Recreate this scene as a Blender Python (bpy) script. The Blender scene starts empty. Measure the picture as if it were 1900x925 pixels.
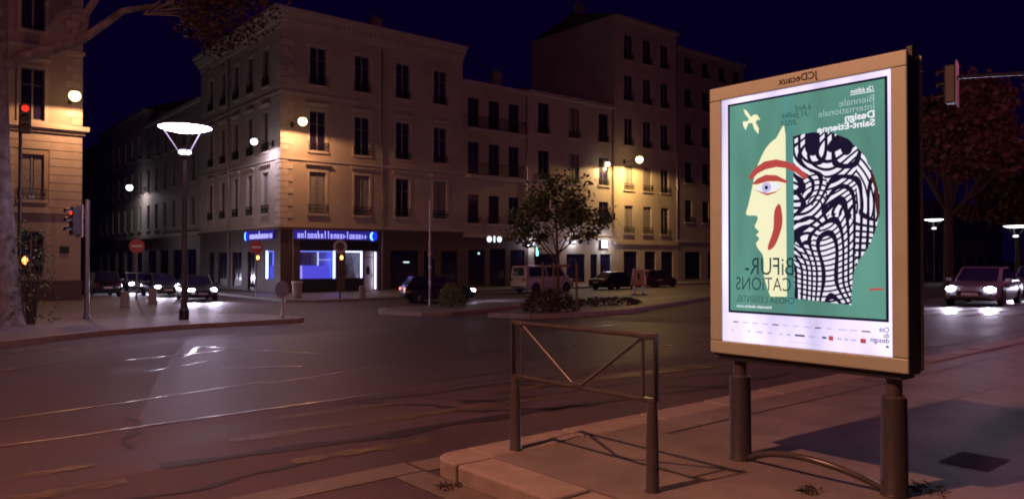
import bpy, math, random
from mathutils import Vector, Matrix
R = math.radians
sc = bpy.context.scene
COL = sc.collection
random.seed(7)

# ------------------------------------------------------------------ camera, sky, exposure
# World axes: +X runs along the quay road, +Y away from the river towards the houses, metres.
cam = bpy.data.cameras.new('camera'); co = bpy.data.objects.new('camera', cam); COL.objects.link(co)
cam.sensor_width = 36.0; cam.lens = 36.0 * 1390 / 1900
cam.clip_start = 0.1; cam.clip_end = 1500
co.location = (0, 0, 1.45)
co.rotation_euler = (R(90 + 0.72), 0, -math.atan2(.6397, .7686))
sc.camera = co
w = bpy.data.worlds.new('World'); sc.world = w; w.use_nodes = True
bg = w.node_tree.nodes['Background']
bg.inputs['Color'].default_value = (0.15, 0.01, 1.0, 1)      # clear night sky over a city
bg.inputs['Strength'].default_value = 0.0110
sc.view_settings.view_transform = 'Standard'; sc.view_settings.look = 'None'
sc.view_settings.exposure = 0.0; sc.view_settings.gamma = 1.0
sc.cycles.use_denoising = True
sc.cycles.max_bounces = 5; sc.cycles.diffuse_bounces = 3; sc.cycles.glossy_bounces = 3
sc.cycles.sample_clamp_indirect = 3.0
sc.cycles.filter_width = 1.9

WARM = (1.0, 0.47, 0.23); COOL = (0.80, 0.80, 1.0)

# ------------------------------------------------------------------ ground height
def zr(v):                       # roadway: level by the river, then falling gently to the houses
    return -0.12 - 0.033 * max(0.0, min(v, 33.0) - 6.0)

# ------------------------------------------------------------------ materials
MATS = {}
def M(name, c, rough=.6, metal=0., c2=None, scale=4., bump=0., bscale=60., spec=.5, detail=6., rough2=None, coat=0.):
    if name in MATS: return MATS[name]
    m = bpy.data.materials.new(name); m.use_nodes = True
    nt = m.node_tree; b = nt.nodes['Principled BSDF']
    b.inputs['Roughness'].default_value = rough; b.inputs['Metallic'].default_value = metal
    b.inputs['Specular IOR Level'].default_value = spec
    b.inputs['Coat Weight'].default_value = coat
    tc = nt.nodes.new('ShaderNodeTexCoord')
    if c2 is None: c2 = tuple(x * .78 for x in c)
    n = nt.nodes.new('ShaderNodeTexNoise'); n.inputs['Scale'].default_value = scale; n.inputs['Detail'].default_value = detail
    n.inputs['Roughness'].default_value = .65
    nt.links.new(tc.outputs['Object'], n.inputs['Vector'])
    rp = nt.nodes.new('ShaderNodeValToRGB'); rp.color_ramp.elements[0].position = .32; rp.color_ramp.elements[1].position = .68
    rp.color_ramp.elements[0].color = (*c2, 1); rp.color_ramp.elements[1].color = (*c, 1)
    nt.links.new(n.outputs['Fac'], rp.inputs['Fac']); nt.links.new(rp.outputs['Color'], b.inputs['Base Color'])
    if rough2 is not None:
        mr = nt.nodes.new('ShaderNodeMapRange'); mr.inputs['From Min'].default_value = .3; mr.inputs['From Max'].default_value = .7
        mr.inputs['To Min'].default_value = rough; mr.inputs['To Max'].default_value = rough2
        nt.links.new(n.outputs['Fac'], mr.inputs['Value']); nt.links.new(mr.outputs['Result'], b.inputs['Roughness'])
    if bump:
        n2 = nt.nodes.new('ShaderNodeTexNoise'); n2.inputs['Scale'].default_value = bscale; n2.inputs['Detail'].default_value = 3
        nt.links.new(tc.outputs['Object'], n2.inputs['Vector'])
        bp = nt.nodes.new('ShaderNodeBump'); bp.inputs['Strength'].default_value = bump; bp.inputs['Distance'].default_value = .02
        nt.links.new(n2.outputs['Fac'], bp.inputs['Height']); nt.links.new(bp.outputs['Normal'], b.inputs['Normal'])
    MATS[name] = m; return m
def EM(name, c, s):
    if name in MATS: return MATS[name]
    m = bpy.data.materials.new(name); m.use_nodes = True; nt = m.node_tree; nt.nodes.clear()
    e = nt.nodes.new('ShaderNodeEmission'); o = nt.nodes.new('ShaderNodeOutputMaterial')
    e.inputs['Color'].default_value = (*c, 1); e.inputs['Strength'].default_value = s
    nt.links.new(e.outputs[0], o.inputs['Surface']); MATS[name] = m; return m

m_asphalt = M('asphalt', (.080, .051, .060), .55, c2=(.040, .026, .032), scale=.7, bump=.5, bscale=70, rough2=.72, detail=12)
m_paveasph = M('pavement_asphalt', (.21, .18, .165), .62, c2=(.115, .098, .09), scale=1.7, bump=.35, bscale=130, detail=13)
m_farpave = M('far_pavement', (.16, .14, .13), .6, c2=(.11, .095, .09), scale=.4, bump=.2, bscale=20)
m_granite = M('kerb_granite', (.30, .25, .215), .65, c2=(.20, .165, .14), scale=5, bump=.3, bscale=70, detail=10)
m_gutter = M('gutter_concrete', (.15, .125, .11), .6, c2=(.09, .075, .07), scale=2, bump=.2, bscale=80)
m_smooth = M('smooth_asphalt', (.070, .046, .055), .57, c2=(.045, .039, .043), scale=1.2, bump=.2, bscale=60)
m_line = M('worn_road_paint', (.42, .37, .35), .24, c2=(.09, .08, .075), scale=3.2, detail=10)
m_yline = M('worn_yellow_paint', (.19, .135, .055), .5, c2=(.09, .07, .05), scale=3, detail=10)
def worn(m, lo, hi, scale):
    nt = m.node_tree; b = nt.nodes['Principled BSDF']; tc = nt.nodes.new('ShaderNodeTexCoord')
    n = nt.nodes.new('ShaderNodeTexNoise'); n.inputs['Scale'].default_value = scale; n.inputs['Detail'].default_value = 9; n.inputs['Roughness'].default_value = .72
    mr = nt.nodes.new('ShaderNodeMapRange'); mr.inputs['From Min'].default_value = lo; mr.inputs['From Max'].default_value = hi
    nt.links.new(tc.outputs['Object'], n.inputs['Vector']); nt.links.new(n.outputs['Fac'], mr.inputs['Value']); nt.links.new(mr.outputs['Result'], b.inputs['Alpha'])
worn(m_yline, .36, .68, 2.2); worn(m_line, .33, .56, 2.2)
m_tar = M('tar_seal', (.022, .02, .024), .62, c2=(.014, .013, .016), scale=8)
m_iron = M('manhole_iron', (.045, .04, .044), .65, .1, scale=20)
m_steel = M('painted_steel', (.10, .088, .085), .33, .35, c2=(.075, .066, .064), scale=9, bump=.05, bscale=40)
m_sleeve = M('sleeve_paint', (.055, .047, .05), .5, .2, scale=14, bump=.1, bscale=60)
m_galv = M('galvanised_steel', (.30, .29, .30), .35, .8, scale=14)
m_darkmetal = M('dark_metal', (.035, .033, .036), .45, .4, scale=8)
m_caseframe = M('panel_frame_paint', (.40, .46, .34), .45, .05, c2=(.345, .395, .29), scale=1.8, detail=8)
m_case = M('panel_case_paint', (.02, .018, .022), .4, .2)
m_pl1 = M('cream_plaster', (.44, .37, .29), .85, c2=(.33, .275, .215), scale=.35, detail=10, bump=.1, bscale=14)
m_pl2 = M('ochre_plaster', (.42, .35, .27), .85, c2=(.30, .25, .195), scale=.3, detail=10, bump=.1, bscale=14)
m_pl3 = M('sand_plaster', (.47, .41, .33), .85, c2=(.36, .31, .25), scale=.3, detail=10, bump=.1, bscale=14)
m_pl4 = M('pale_plaster', (.52, .46, .36), .85, c2=(.40, .35, .28), scale=.4, detail=10, bump=.1, bscale=14)
m_pl5 = M('grey_plaster', (.36, .31, .26), .85, c2=(.27, .235, .2), scale=.3, detail=10, bump=.1, bscale=14)
m_stone = M('dressed_stone', (.48, .42, .34), .8, c2=(.38, .33, .265), scale=1.2, detail=9, bump=.1, bscale=25)
m_brown = M('shopfront_brown', (.12, .075, .06), .55, c2=(.085, .052, .042), scale=2)
m_black = M('black_paint', (.018, .016, .02), .4, scale=3)
m_roof = M('roof_tiles', (.10, .06, .048), .8, c2=(.06, .04, .035), scale=3, bump=.5, bscale=6)
m_glass = M('dark_window_glass', (.028, .022, .070), .12, c2=(.016, .012, .042), scale=1.0, spec=.8)  # navy base colour stands in for the reflected night sky
m_curtain = M('net_curtain', (.30, .28, .26), .9, c2=(.16, .15, .15), scale=7)
m_wframe = M('window_joinery', (.26, .235, .215), .6, scale=6)
m_wframe2 = M('dark_window_joinery', (.07, .06, .06), .6, scale=6)
m_railing = M('balcony_iron', (.02, .018, .02), .5, .5)
m_white = M('white_paint', (.72, .70, .68), .5, scale=3, c2=(.62, .6, .58))
m_bark = M('plane_bark', (.30, .27, .25), .85, c2=(.10, .085, .075), scale=2.6, detail=4, bump=.5, bscale=9)
m_bark2 = M('dark_bark', (.085, .06, .045), .9, c2=(.05, .035, .028), scale=9, bump=.6, bscale=18)
m_stake = M('stake_wood', (.20, .13, .08), .8, scale=9)
m_leafg = M('green_leaves', (.11, .15, .035), .6, c2=(.05, .07, .02), scale=2.2)
m_leafb = M('bush_leaves', (.16, .20, .05), .6, c2=(.08, .11, .03), scale=3)
m_leafa = M('autumn_leaves', (.22, .10, .065), .65, c2=(.075, .036, .022), scale=.9)
m_leafd = M('dusty_leaves', (.06, .05, .03), .7, c2=(.035, .028, .018), scale=3)
m_rubber = M('tyre_rubber', (.014, .013, .014), .8)
m_rim = M('alloy_rim', (.32, .31, .32), .3, .9, scale=20)
m_redsign = M('sign_red', (.45, .035, .03), .4)
m_trim = M('car_trim', (.012, .012, .013), .5)
m_plate = M('number_plate', (.6, .6, .58), .4)
m_tail = M('tail_lens', (.25, .015, .012), .2)
m_headoff = M('unlit_lamp_lens', (.35, .35, .36), .15, .3)
m_concrete = M('bollard_concrete', (.34, .30, .26), .8, c2=(.22, .19, .165), scale=7, bump=.2, bscale=40)
e_warm = EM('sodium_globe', (1.0, .66, .30), 5)
e_cool = EM('white_led', (.86, .84, 1.0), 12)
e_dish = EM('lit_dish', (.80, .60, 1.0), 42)
e_head = EM('headlamp', (.80, .78, 1.0), 160)
e_red = EM('signal_red', (1.0, .03, .015), 1.6)
e_amber = EM('repeater_amber', (1.0, .30, .06), 9)
e_green = EM('pharmacy_green', (.25, 1.0, .75), 3)
e_blue = EM('blue_led', (.16, .26, 1.0), 14)
e_bluelet = EM('blue_letters', (.36, .34, 1.0), 1.5)
e_cyan = EM('cyan_crescent', (.25, .75, 1.0), 2.0)
e_bluedisc = EM('blue_disc', (.015, .04, 1.0), 1.0)
e_lav = EM('lavender_screen', (.12, .10, .95), .75)
e_tail = EM('tail_light', (1.0, .16, .05), 5)

# ------------------------------------------------------------------ mesh builder
class MB:
    def __init__(s): s.v = []; s.f = []
    def add(s, vs, fs):
        o = len(s.v); s.v += [tuple(p) for p in vs]; s.f += [tuple(i + o for i in f) for f in fs]; return s
    def quad(s, a, b, c, d): return s.add([a, b, c, d], [(0, 1, 2, 3)])
    def box(s, x0, x1, y0, y1, z0, z1):
        return s.add([(x, y, z) for z in (z0, z1) for y in (y0, y1) for x in (x0, x1)],
                     [(0, 2, 3, 1), (4, 5, 7, 6), (0, 1, 5, 4), (2, 6, 7, 3), (0, 4, 6, 2), (1, 3, 7, 5)])
    def cyl(s, p, q, r0, r1=None, n=12):
        r1 = r0 if r1 is None else r1
        p = Vector(p); q = Vector(q); d = (q - p).normalized()
        a = d.orthogonal().normalized(); b = d.cross(a)
        vs = []; fs = []
        for c, r in ((p, r0), (q, r1)):
            for i in range(n):
                t = 2 * math.pi * i / n; vs.append(c + a * (r * math.cos(t)) + b * (r * math.sin(t)))
        fs = [(i, (i + 1) % n, n + (i + 1) % n, n + i) for i in range(n)] + [tuple(range(n - 1, -1, -1)), tuple(range(n, 2 * n))]
        return s.add(vs, fs)
    def tube(s, pts, rs, n=8):
        pts = [Vector(p) for p in pts]
        if not isinstance(rs, (list, tuple)): rs = [rs] * len(pts)
        vs = []; ref = None
        for i, p in enumerate(pts):
            d = (pts[min(i + 1, len(pts) - 1)] - pts[max(i - 1, 0)]).normalized()
            if ref is None: ref = d.orthogonal().normalized()
            a = (ref - d * ref.dot(d)).normalized(); b = d.cross(a); ref = a
            for k in range(n):
                t = 2 * math.pi * k / n; vs.append(p + (a * math.cos(t) + b * math.sin(t)) * rs[i])
        fs = []
        for i in range(len(pts) - 1):
            for k in range(n):
                fs.append((i * n + k, i * n + (k + 1) % n, (i + 1) * n + (k + 1) % n, (i + 1) * n + k))
        fs += [tuple(range(n - 1, -1, -1)), tuple(range((len(pts) - 1) * n, len(pts) * n))]
        return s.add(vs, fs)
    def lathe(s, prof, c=(0, 0, 0), n=24, axis='z'):
        vs = []; fs = []
        for r, z in prof:
            for k in range(n):
                t = 2 * math.pi * k / n
                a, b = r * math.cos(t), r * math.sin(t)
                p = (a, b, z) if axis == 'z' else ((z, a, b) if axis == 'x' else (a, z, b))
                vs.append((p[0] + c[0], p[1] + c[1], p[2] + c[2]))
        for i in range(len(prof) - 1):
            for k in range(n): fs.append((i * n + k, i * n + (k + 1) % n, (i + 1) * n + (k + 1) % n, (i + 1) * n + k))
        fs += [tuple(range(n - 1, -1, -1)), tuple(range((len(prof) - 1) * n, len(prof) * n))]
        return s.add(vs, fs)
    def prism(s, poly, f0, f1):          # poly in 2d; f0/f1 map (a,b) to the two 3d sheets
        n = len(poly)
        return s.add([f0(*p) for p in poly] + [f1(*p) for p in poly],
                     [tuple(range(n)), tuple(range(2 * n - 1, n - 1, -1))] + [(i, n + i, n + (i + 1) % n, (i + 1) % n) for i in range(n)])
    def ball(s, c, r, n=12, m=8, sz=1.0):
        prof = [(max(r * math.sin(math.pi * i / m), .001), -r * sz * math.cos(math.pi * i / m)) for i in range(m + 1)]
        return s.lathe(prof, c, n)
    def mesh(s, name, mat, smooth=False):
        me = bpy.data.meshes.new(name); me.from_pydata(s.v, [], s.f); me.update()
        if mat: me.materials.append(mat)
        if smooth:
            me.polygons.foreach_set('use_smooth', [True] * len(me.polygons))
            try: me.set_sharp_from_angle(angle=R(40))
            except Exception: pass
        return me
    def build(s, name, mat, parent=None, smooth=False, bevel=0.):
        return put(name, s.mesh(name, mat, smooth), parent, bevel=bevel)
def put(name, me, parent=None, loc=(0, 0, 0), rz=0., bevel=0.):
    o = bpy.data.objects.new(name, me); COL.objects.link(o); o.parent = parent
    o.location = loc; o.rotation_euler = (0, 0, rz)
    if bevel:
        b = o.modifiers.new('Bevel', 'BEVEL'); b.width = bevel; b.segments = 2; b.limit_method = 'ANGLE'
    return o
def tag(o, label=None, cat=None, group=None, kind=None):
    if label: o['label'] = label
    if cat: o['category'] = cat
    if group: o['group'] = group
    if kind: o['kind'] = kind
    return o
def thing(name, label, cat, loc=(0, 0, 0), rz=0., group=None):
    o = bpy.data.objects.new(name, None); COL.objects.link(o); o.empty_display_size = .3
    o.location = loc; o.rotation_euler = (0, 0, rz)
    return tag(o, label, cat, group)
def copy_tree(o, parent=None):
    c = o.copy(); COL.objects.link(c); c.parent = parent
    for ch in list(o.children): copy_tree(ch, c)
    return c
def lamp(name, parent, loc, power, color, kind='POINT', radius=.12, rot=(0, 0, 0), size=150, blend=.6):
    l = bpy.data.lights.new(name, kind); l.energy = power; l.color = color; l.shadow_soft_size = radius
    if kind == 'SPOT': l.spot_size = R(size); l.spot_blend = blend
    o = bpy.data.objects.new(name, l); COL.objects.link(o); o.parent = parent; o.location = loc; o.rotation_euler = rot
    return o
def text_mesh(body, size=1., bold=0., shear=0., spacing=1.):
    """lettering in the built-in font as a list of (verts2d, faces), left aligned at 0,0"""
    c = bpy.data.curves.new('lettering', 'FONT'); c.body = body; c.size = size; c.offset = bold; c.shear = shear
    c.space_character = spacing; c.resolution_u = 3
    o = bpy.data.objects.new('lettering', c); COL.objects.link(o)
    dg = bpy.context.evaluated_depsgraph_get(); me = bpy.data.meshes.new_from_object(o.evaluated_get(dg))
    vs = [(v.co.x, v.co.y) for v in me.vertices]; fs = [tuple(p.vertices) for p in me.polygons]
    COL.objects.unlink(o); bpy.data.objects.remove(o); bpy.data.curves.remove(c); bpy.data.meshes.remove(me)
    return vs, fs

# ------------------------------------------------------------------ ground, road, pavements
def sheet(polys, dz, rows=(6., 33.)):
    """flat quads in plan, lifted dz over the roadway surface, cut where the slope changes"""
    mb = MB()
    for p in polys:
        mb.add([(x, y, zr(y) + dz) for x, y in p], [tuple(range(len(p)))])
    return mb
mb = MB()
ys = [-150, -30, 6, 12, 20, 27, 33, 60, 300, 700]; xs = [-300, -60, -10, 30, 90, 250, 700]
vs = [(x, y, zr(y)) for y in ys for x in xs]
mb.add(vs, [(j * 7 + i, j * 7 + i + 1, (j + 1) * 7 + i + 1, (j + 1) * 7 + i) for j in range(9) for i in range(6)])
road = tag(mb.build('road', m_asphalt), 'worn dark asphalt quay road', kind='structure')

def strip(x0, y0, x1, y1, wd, wob=0., n=14, w2=None):
    """a narrow band on the road between two points"""
    pts = []; d = Vector((x1 - x0, y1 - y0)); L = d.length; nrm = Vector((-d.y, d.x)) / L
    ph = random.random() * 9
    for i in range(n + 1):
        t = i / n; c = Vector((x0, y0)) + d * t + nrm * (wob * (math.sin(t * 7 + ph) + .6 * math.sin(t * 17 + ph * 2)))
        hw = .5 * (wd * (1 - t) + (w2 or wd) * t) * (1 + (.35 * math.sin(t * 23 + ph) if wob else 0))
        pts.append((c + nrm * hw, c - nrm * hw))
    return [[tuple(pts[i][0]), tuple(pts[i + 1][0]), tuple(pts[i + 1][1]), tuple(pts[i][1])] for i in range(n)]
def mark(name, polys, mat, dz):
    return sheet(polys, dz).build(name, mat, road)
# tar seams and a repaired patch
for a in [(3.9, 7.75, 7.6, 7.45, .09), (1.6, 6.05, 5.2, 5.75, .16), (4.5, 7.0, 4.75, 6.1, .10), (5.2, 5.75, 9.5, 5.45, .12), (5.6, 8.6, 12, 8.1, .06),
          (4.9, 6.7, 9.0, 6.1, .06), (4.05, 7.72, 4.5, 7.0, .07), (9.3, 10.6, 16, 10.0, .08), (12, 7.4, 24, 6.4, .10), (13, 5.6, 26, 5.2, .09), (6.2, 7.35, 6.6, 6.9, .16), (4.75, 6.1, 5.9, 5.6, .07), (5.0, 6.95, 5.3, 6.35, .13), (7.6, 7.45, 13.5, 6.9, .07), (0.6, 5.3, 2.6, 5.45, .05), (8.2, 9.4, 12.5, 11.8, .05), (11, 13, 15.5, 17.2, .06), (6.5, 11.2, 9.8, 10.9, .05), (2.0, 8.6, 1.6, 7.0, .05), (7.4, 6.1, 7.9, 5.1, .06)]:
    mark('tar_seam', strip(*a, wob=.05, n=26), m_tar, .004)
mark('resurfaced_lane', [[(1.85, 7.93), (17, 7.93), (17, 12), (3.1, 12)], [(3.1, 12), (17, 12), (17, 15.8), (4.4, 15.8)], [(4.4, 15.8), (15.5, 15.8), (15.5, 19.2), (5.6, 19.2)]], m_smooth, .002)
mark('asphalt_patch', [[(25.5, 6.1), (38, 6.1), (38, 12.4), (25.5, 12.4)]], m_smooth, .002)
# worn lane lines and dashes
for a in [(0.2, 7.86, 3.4, 7.98, .07), (3.4, 7.98, 4.4, 8.05, .05), (0.4, 9.30, 4.0, 10.2, .07), (4.0, 10.0, 6.2, 10.6, .05), (5.3, 17.2, 6.4, 13.2, .10), (4.2, 14.6, 5.3, 17.2, .10), (4.2, 12.4, 5.2, 11.6, .12), (3.2, 12.9, 4.4, 13.8, .10), (3.4, 15.2, 5.6, 15.8, .12)]:
    mark('worn_line', strip(*a, wob=.02, n=12), m_line, .008)
for a in [(2.3, 6.62, 6.2, 6.28, .20), (5.6, 7.12, 9.4, 6.85, .22), (3.0, 7.35, 4.4, 7.25, .18), (2.4, 5.55, 3.6, 5.45, .14), (0.2, 18.3, 3.2, 20.0, .35), (0.3, 6.45, 1.25, 6.52, .14), (.4, 5.85, 1.3, 5.82, .16), (6.6, 6.95, 10.4, 6.5, .16), (-1.5, 12.2, 2.6, 16.2, .2), (1.2, 17, 4.4, 20.5, .2)]:
    mark('worn_yellow_line', strip(*a, wob=.005, n=12), m_yline, .008)
for k in range(9):
    mark('lane_line', strip(11.5 + k * 4.6, 9.2, 14.3 + k * 4.6, 9.2, .15), m_line, .008)
for k in range(7):
    mark('lane_line', strip(12.5 + k * 6.0, 14.2, 15.5 + k * 6.0, 14.2, .13), m_line, .008)
for k in range(6):        # stop line and crossing bars before the waiting cars
    mark('crossing_bar', strip(23.6 + k * .0, 6.2 + k * 1.0, 27.2, 6.2 + k * 1.0, .42), m_line, .008)
mark('worn_line', strip(14.5, 22.5, 15.2, 25.9, .12), m_line, .008)
mark('worn_line', strip(16.6, 17.7, 19.5, 16.9, .12), m_line, .008)

# near pavement with its granite kerb
PX0, PY1 = 3.08, 4.66
mb = MB()
mb.box(PX0 + .335, 160, -60, PY1 - .335, -.5, 0.0)
pave = tag(mb.build('pavement', m_paveasph), 'asphalt pavement carrying the advertising panel', kind='structure')
kb = MB().box(0, .972, 0, .33, -.5, 0.004).mesh('kerbstone', m_granite)
for k in range(60):
    put('kerbstone', kb, pave, (PX0 + .34 + k, PY1 - .33, random.uniform(-.006, .004)), bevel=.018)
kb2 = MB().box(0, .33, 0, .972, -.5, 0.004).mesh('kerbstone', m_granite)
for k in range(9):
    put('kerbstone', kb2, pave, (PX0, PY1 - .34 - .99 - k, random.uniform(-.006, .004)), bevel=.018)
mb = MB(); pts = [(PX0 + .33, PY1 - .335), (PX0, PY1 - .335)] + [(PX0 + .2 - .2 * math.cos(t), PY1 - .2 + .2 * math.sin(t)) for t in [0, .4, .8, 1.2, math.pi / 2]] + [(PX0 + .33, PY1)]
mb.prism(pts, lambda a, b: (a, b, .003), lambda a, b: (a, b, -.5))
mb.build('kerbstone', m_granite, pave, bevel=.012)
mb = sheet([[(-25, 4.71), (PX0 - .02, 4.71), (PX0 - .02, 4.98), (-25, 4.98)]], .004); mb.build('gutter_strip', m_gutter, road)
mb = sheet([[(PX0, 4.68), (70, 4.68), (70, 4.95), (PX0, 4.95)]], .0045); mb.build('gutter_strip', m_gutter, road)
mb = sheet([[(PX0 - .27, -8), (PX0 - .02, -8), (PX0 - .02, 4.69), (PX0 - .27, 4.69)]], .0045); mb.build('gutter_strip', m_gutter, road)
# repair joint and seams on the pavement
for a in [(5.0, 3.95, 26, 3.9, .02), (7.5, 3.1, 10, 2.95, .016), (9.0, 4.2, 9.2, -2, .015), (5.3, 1.2, 9, 1.0, .014)]:
    mbs = MB()
    for q in strip(*a, wob=.02, n=20): mbs.add([(x, y, .003) for x, y in q], [(0, 1, 2, 3)])
    mbs.build('tar_seam', m_tar, pave)

def raised(name, poly, h, mat, label, stones=None):
    """raised sheet following the road's fall, with a vertical kerb face"""
    mb = MB(); n = len(poly)
    mb.add([(x, y, zr(y) + h) for x, y in poly] + [(x, y, zr(y) - .25) for x, y in poly],
           [tuple(range(n))] + [(i, n + i, n + (i + 1) % n, (i + 1) % n) for i in range(n)])
    o = tag(mb.build(name, mat), label, kind='structure')
    return o
def kerb_run(parent, pts, h, wd=.3, out=.0, step=1.0):
    """kerbstones laid along a polyline (left side of travel is the pavement)"""
    for (x0, y0), (x1, y1) in zip(pts[:-1], pts[1:]):
        d = Vector((x1 - x0, y1 - y0)); L = d.length; d /= L; nrm = Vector((-d.y, d.x)); n = max(1, round(L / step)); s = L / n
        for k in range(n):
            a = Vector((x0, y0)) + d * (s * k + .008); b = Vector((x0, y0)) + d * (s * (k + 1) - .008)
            q = [a - nrm * .02, b - nrm * .02, b + nrm * wd, a + nrm * wd]
            mb = MB(); zt = [zr(p.y) + h + .012 for p in q]
            mb.add([(p.x, p.y, z) for p, z in zip(q, zt)] + [(p.x, p.y, z - .35) for p, z in zip(q, zt)],
                   [(0, 1, 2, 3), (7, 6, 5, 4), (0, 4, 5, 1), (1, 5, 6, 2), (2, 6, 7, 3), (3, 7, 4, 0)])
            mb.build('kerbstone', m_granite, parent)
# strips that follow the slope need a cut at Y = 33
plaza_edge = [(-6, 15.5), (2.0, 20.9), (4.5, 23.2), (6.9, 24.3), (10.8, 24.3)]
plz = raised('pavement', plaza_edge + [(11.2, 24.9), (11.2, 33), (-30, 33), (-30, 15.5)], .14, m_farpave, 'raised pavement under the dish lamp')
raised('pavement', [(-30, 33.0), (11.2, 33.0), (11.2, 47), (8.6, 70), (-30, 70)], .14, m_farpave, 'pavement in front of the rusticated house')
kerb_run(plz, plaza_edge + [(11.2, 24.9)], .14); kerb_run(plz, [(11.2, 24.9), (11.2, 33.0)], .14, step=1.4)
far_edge = [(17.4, 90), (17.4, 41.0), (18.6, 39.5), (26.5, 39.5), (30, 44.4), (170, 44.4)]
fp = raised('pavement', far_edge + [(170, 60), (20, 60), (20, 90)], .14, m_farpave, 'long pavement before the row of houses')
kerb_run(fp, far_edge[1:5] + [(60, 44.4)], .14, step=1.6)
islA = [(15.4, 26.9), (15.5, 23.9), (16.4, 23.3), (21.5, 25.2), (25, 27.6), (24.5, 29.8), (17, 29.8)]
ia = raised('traffic_island', islA, .14, m_farpave, 'traffic island with a round bush')
kerb_run(ia, islA + islA[:1], .14, step=1.2)
islB = [(16.3, 20.9), (16.35, 18.7), (17.0, 18.2), (20.6, 18.1), (24.0, 19.6), (33.2, 23.7), (52, 29.5), (52, 32.5), (33, 27.2), (24, 23.6), (19.0, 22.6)]
ib = raised('traffic_island', islB, .14, m_farpave, 'long traffic island with a staked young tree')
kerb_run(ib, islB[:7] , .14, step=1.2)

mc = thing('manhole_cover', 'dark rectangular iron cover set in the pavement beside the advertising panel', 'manhole cover', (6.02, 2.03, 0))
MB().box(-.225, .225, -.16, .16, -.03, .0004).build('frame', m_iron, mc)
cv = MB().box(-.215, .215, -.15, .15, .0004, .0008).build('lid', m_iron, mc)
for i in range(5):
    MB().box(-.19 + i * .08, -.19 + i * .08 + .05, -.13, .13, .0008, .0011).build('tread_bar', m_iron, cv)

# ------------------------------------------------------------------ pedestrian railing on the corner
rl = thing('pedestrian_railing', 'steel pedestrian railing with a V brace on the pavement corner', 'railing', (3.68, 3.05, 0))
for y, s in ((0, 1), (1.33, -1)):
    p = MB().lathe([(.050, -.02), (.050, .01), (.043, .02), (.037, .40), (.031, .55), (.029, .57)], (0, y, 0), 20).build('post', m_steel, rl, True)
    MB().box(-.022, .022, y - s * .028 - .007, y - s * .028 + .007, .56, .985).build('post_upper', m_steel, p, bevel=.004)
    MB().box(-.018, .018, y - .03, y + .03, .955, .985).build('post_cap', m_steel, p, bevel=.006)
    MB().cyl((0, y + s * .075, .56), (0, y + s * .075, .96), .012).build('upright', m_steel, rl, True)
    MB().box(-.02, .02, y + s * .005 - .03 * 1, y + s * .095 + .0, .545, .58).build('bracket', m_steel, rl, bevel=.006)
    MB().box(-.018, .018, min(y, y + s * .10), max(y, y + s * .10), .943, .972).build('bracket', m_steel, rl, bevel=.006)
    MB().cyl((0, y + s * .09, .945), (0, .665 - s * .035, .575), .0115).build('diagonal_brace', m_steel, rl, True)
MB().cyl((0, .03, .965), (0, 1.30, .965), .016, n=16).build('top_rail', m_steel, rl, True)
MB().cyl((0, .03, .562), (0, 1.30, .562), .015, n=16).build('bottom_rail', m_steel, rl, True)
MB().box(-.018, .018, .665 - .06, .665 + .06, .562, .592).build('brace_plate', m_steel, rl, bevel=.006)

# ------------------------------------------------------------------ advertising panel
AX, AY0, AY1 = 4.66, 1.92, 3.315        # face plane, right and left edge
ad = thing('advertising_panel', 'backlit poster panel with cream frame on two posts over the pavement', 'advertising panel', (AX, 2.617, 0))
hw = (AY1 - AY0) / 2; ZB, ZT, TH = .765, 2.70, .235
MB().box(.02, TH - .02, -hw + .012, hw - .012, ZB - .02, ZT + .012).build('case', m_case, ad, bevel=.012)
for x0, x1 in ((0, .026), (TH - .026, TH)):                         # cream frame on either face
    fr = MB().box(x0, x1, -hw, hw, ZT - .095, ZT).build('frame_rail', m_caseframe, ad, bevel=.008)
    fr2 = MB().box(x0, x1, -hw, hw, ZB, ZB + .09).build('frame_rail', m_caseframe, ad, bevel=.008)
    MB().box(x0, x1, hw - .095, hw, ZB + .092, ZT - .097).build('frame_stile', m_caseframe, ad, bevel=.008)
    MB().box(x0, x1, -hw, -hw + .095, ZB + .092, ZT - .097).build('frame_stile', m_caseframe, ad, bevel=.008)
def name_sign(x, sgn):
    vs, fs = text_mesh('JCDecaux', .068, bold=.0012); W = max(v[0] for v in vs)
    mb = MB().add([(x, sgn * (a - W / 2) , ZT - .066 + b) for a, b in vs], fs); return mb
name_sign(-.0012, 1).build('maker_lettering', m_black, fr)

def backlit(name, c, s, vary=.25):
    m = bpy.data.materials.new(name); m.use_nodes = True; nt = m.node_tree; nt.nodes.clear()
    tc = nt.nodes.new('ShaderNodeTexCoord'); mp = nt.nodes.new('ShaderNodeMapping'); mp.inputs['Scale'].default_value = (1, 2.6, .7)
    n = nt.nodes.new('ShaderNodeTexNoise'); n.inputs['Scale'].default_value = 1.6; n.inputs['Detail'].default_value = 1
    mr = nt.nodes.new('ShaderNodeMapRange'); mr.inputs['From Min'].default_value = .3; mr.inputs['From Max'].default_value = .7
    mr.inputs['To Min'].default_value = s * (1 - vary); mr.inputs['To Max'].default_value = s * (1 + vary)
    e = nt.nodes.new('ShaderNodeEmission'); o = nt.nodes.new('ShaderNodeOutputMaterial'); e.inputs['Color'].default_value = (*c, 1)
    nt.links.new(tc.outputs['Object'], mp.inputs['Vector']); nt.links.new(mp.outputs['Vector'], n.inputs['Vector']); nt.links.new(n.outputs['Fac'], mr.inputs['Value'])
    nt.links.new(mr.outputs['Result'], e.inputs['Strength']); nt.links.new(e.outputs[0], o.inputs['Surface'])
    MATS[name] = m; return m
p_white = backlit('poster_white', (.80, .68, 1.0), 1.25, .28)
p_rear = backlit('rear_poster_print', (.42, .16, .75), 1.2, .2)
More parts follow.
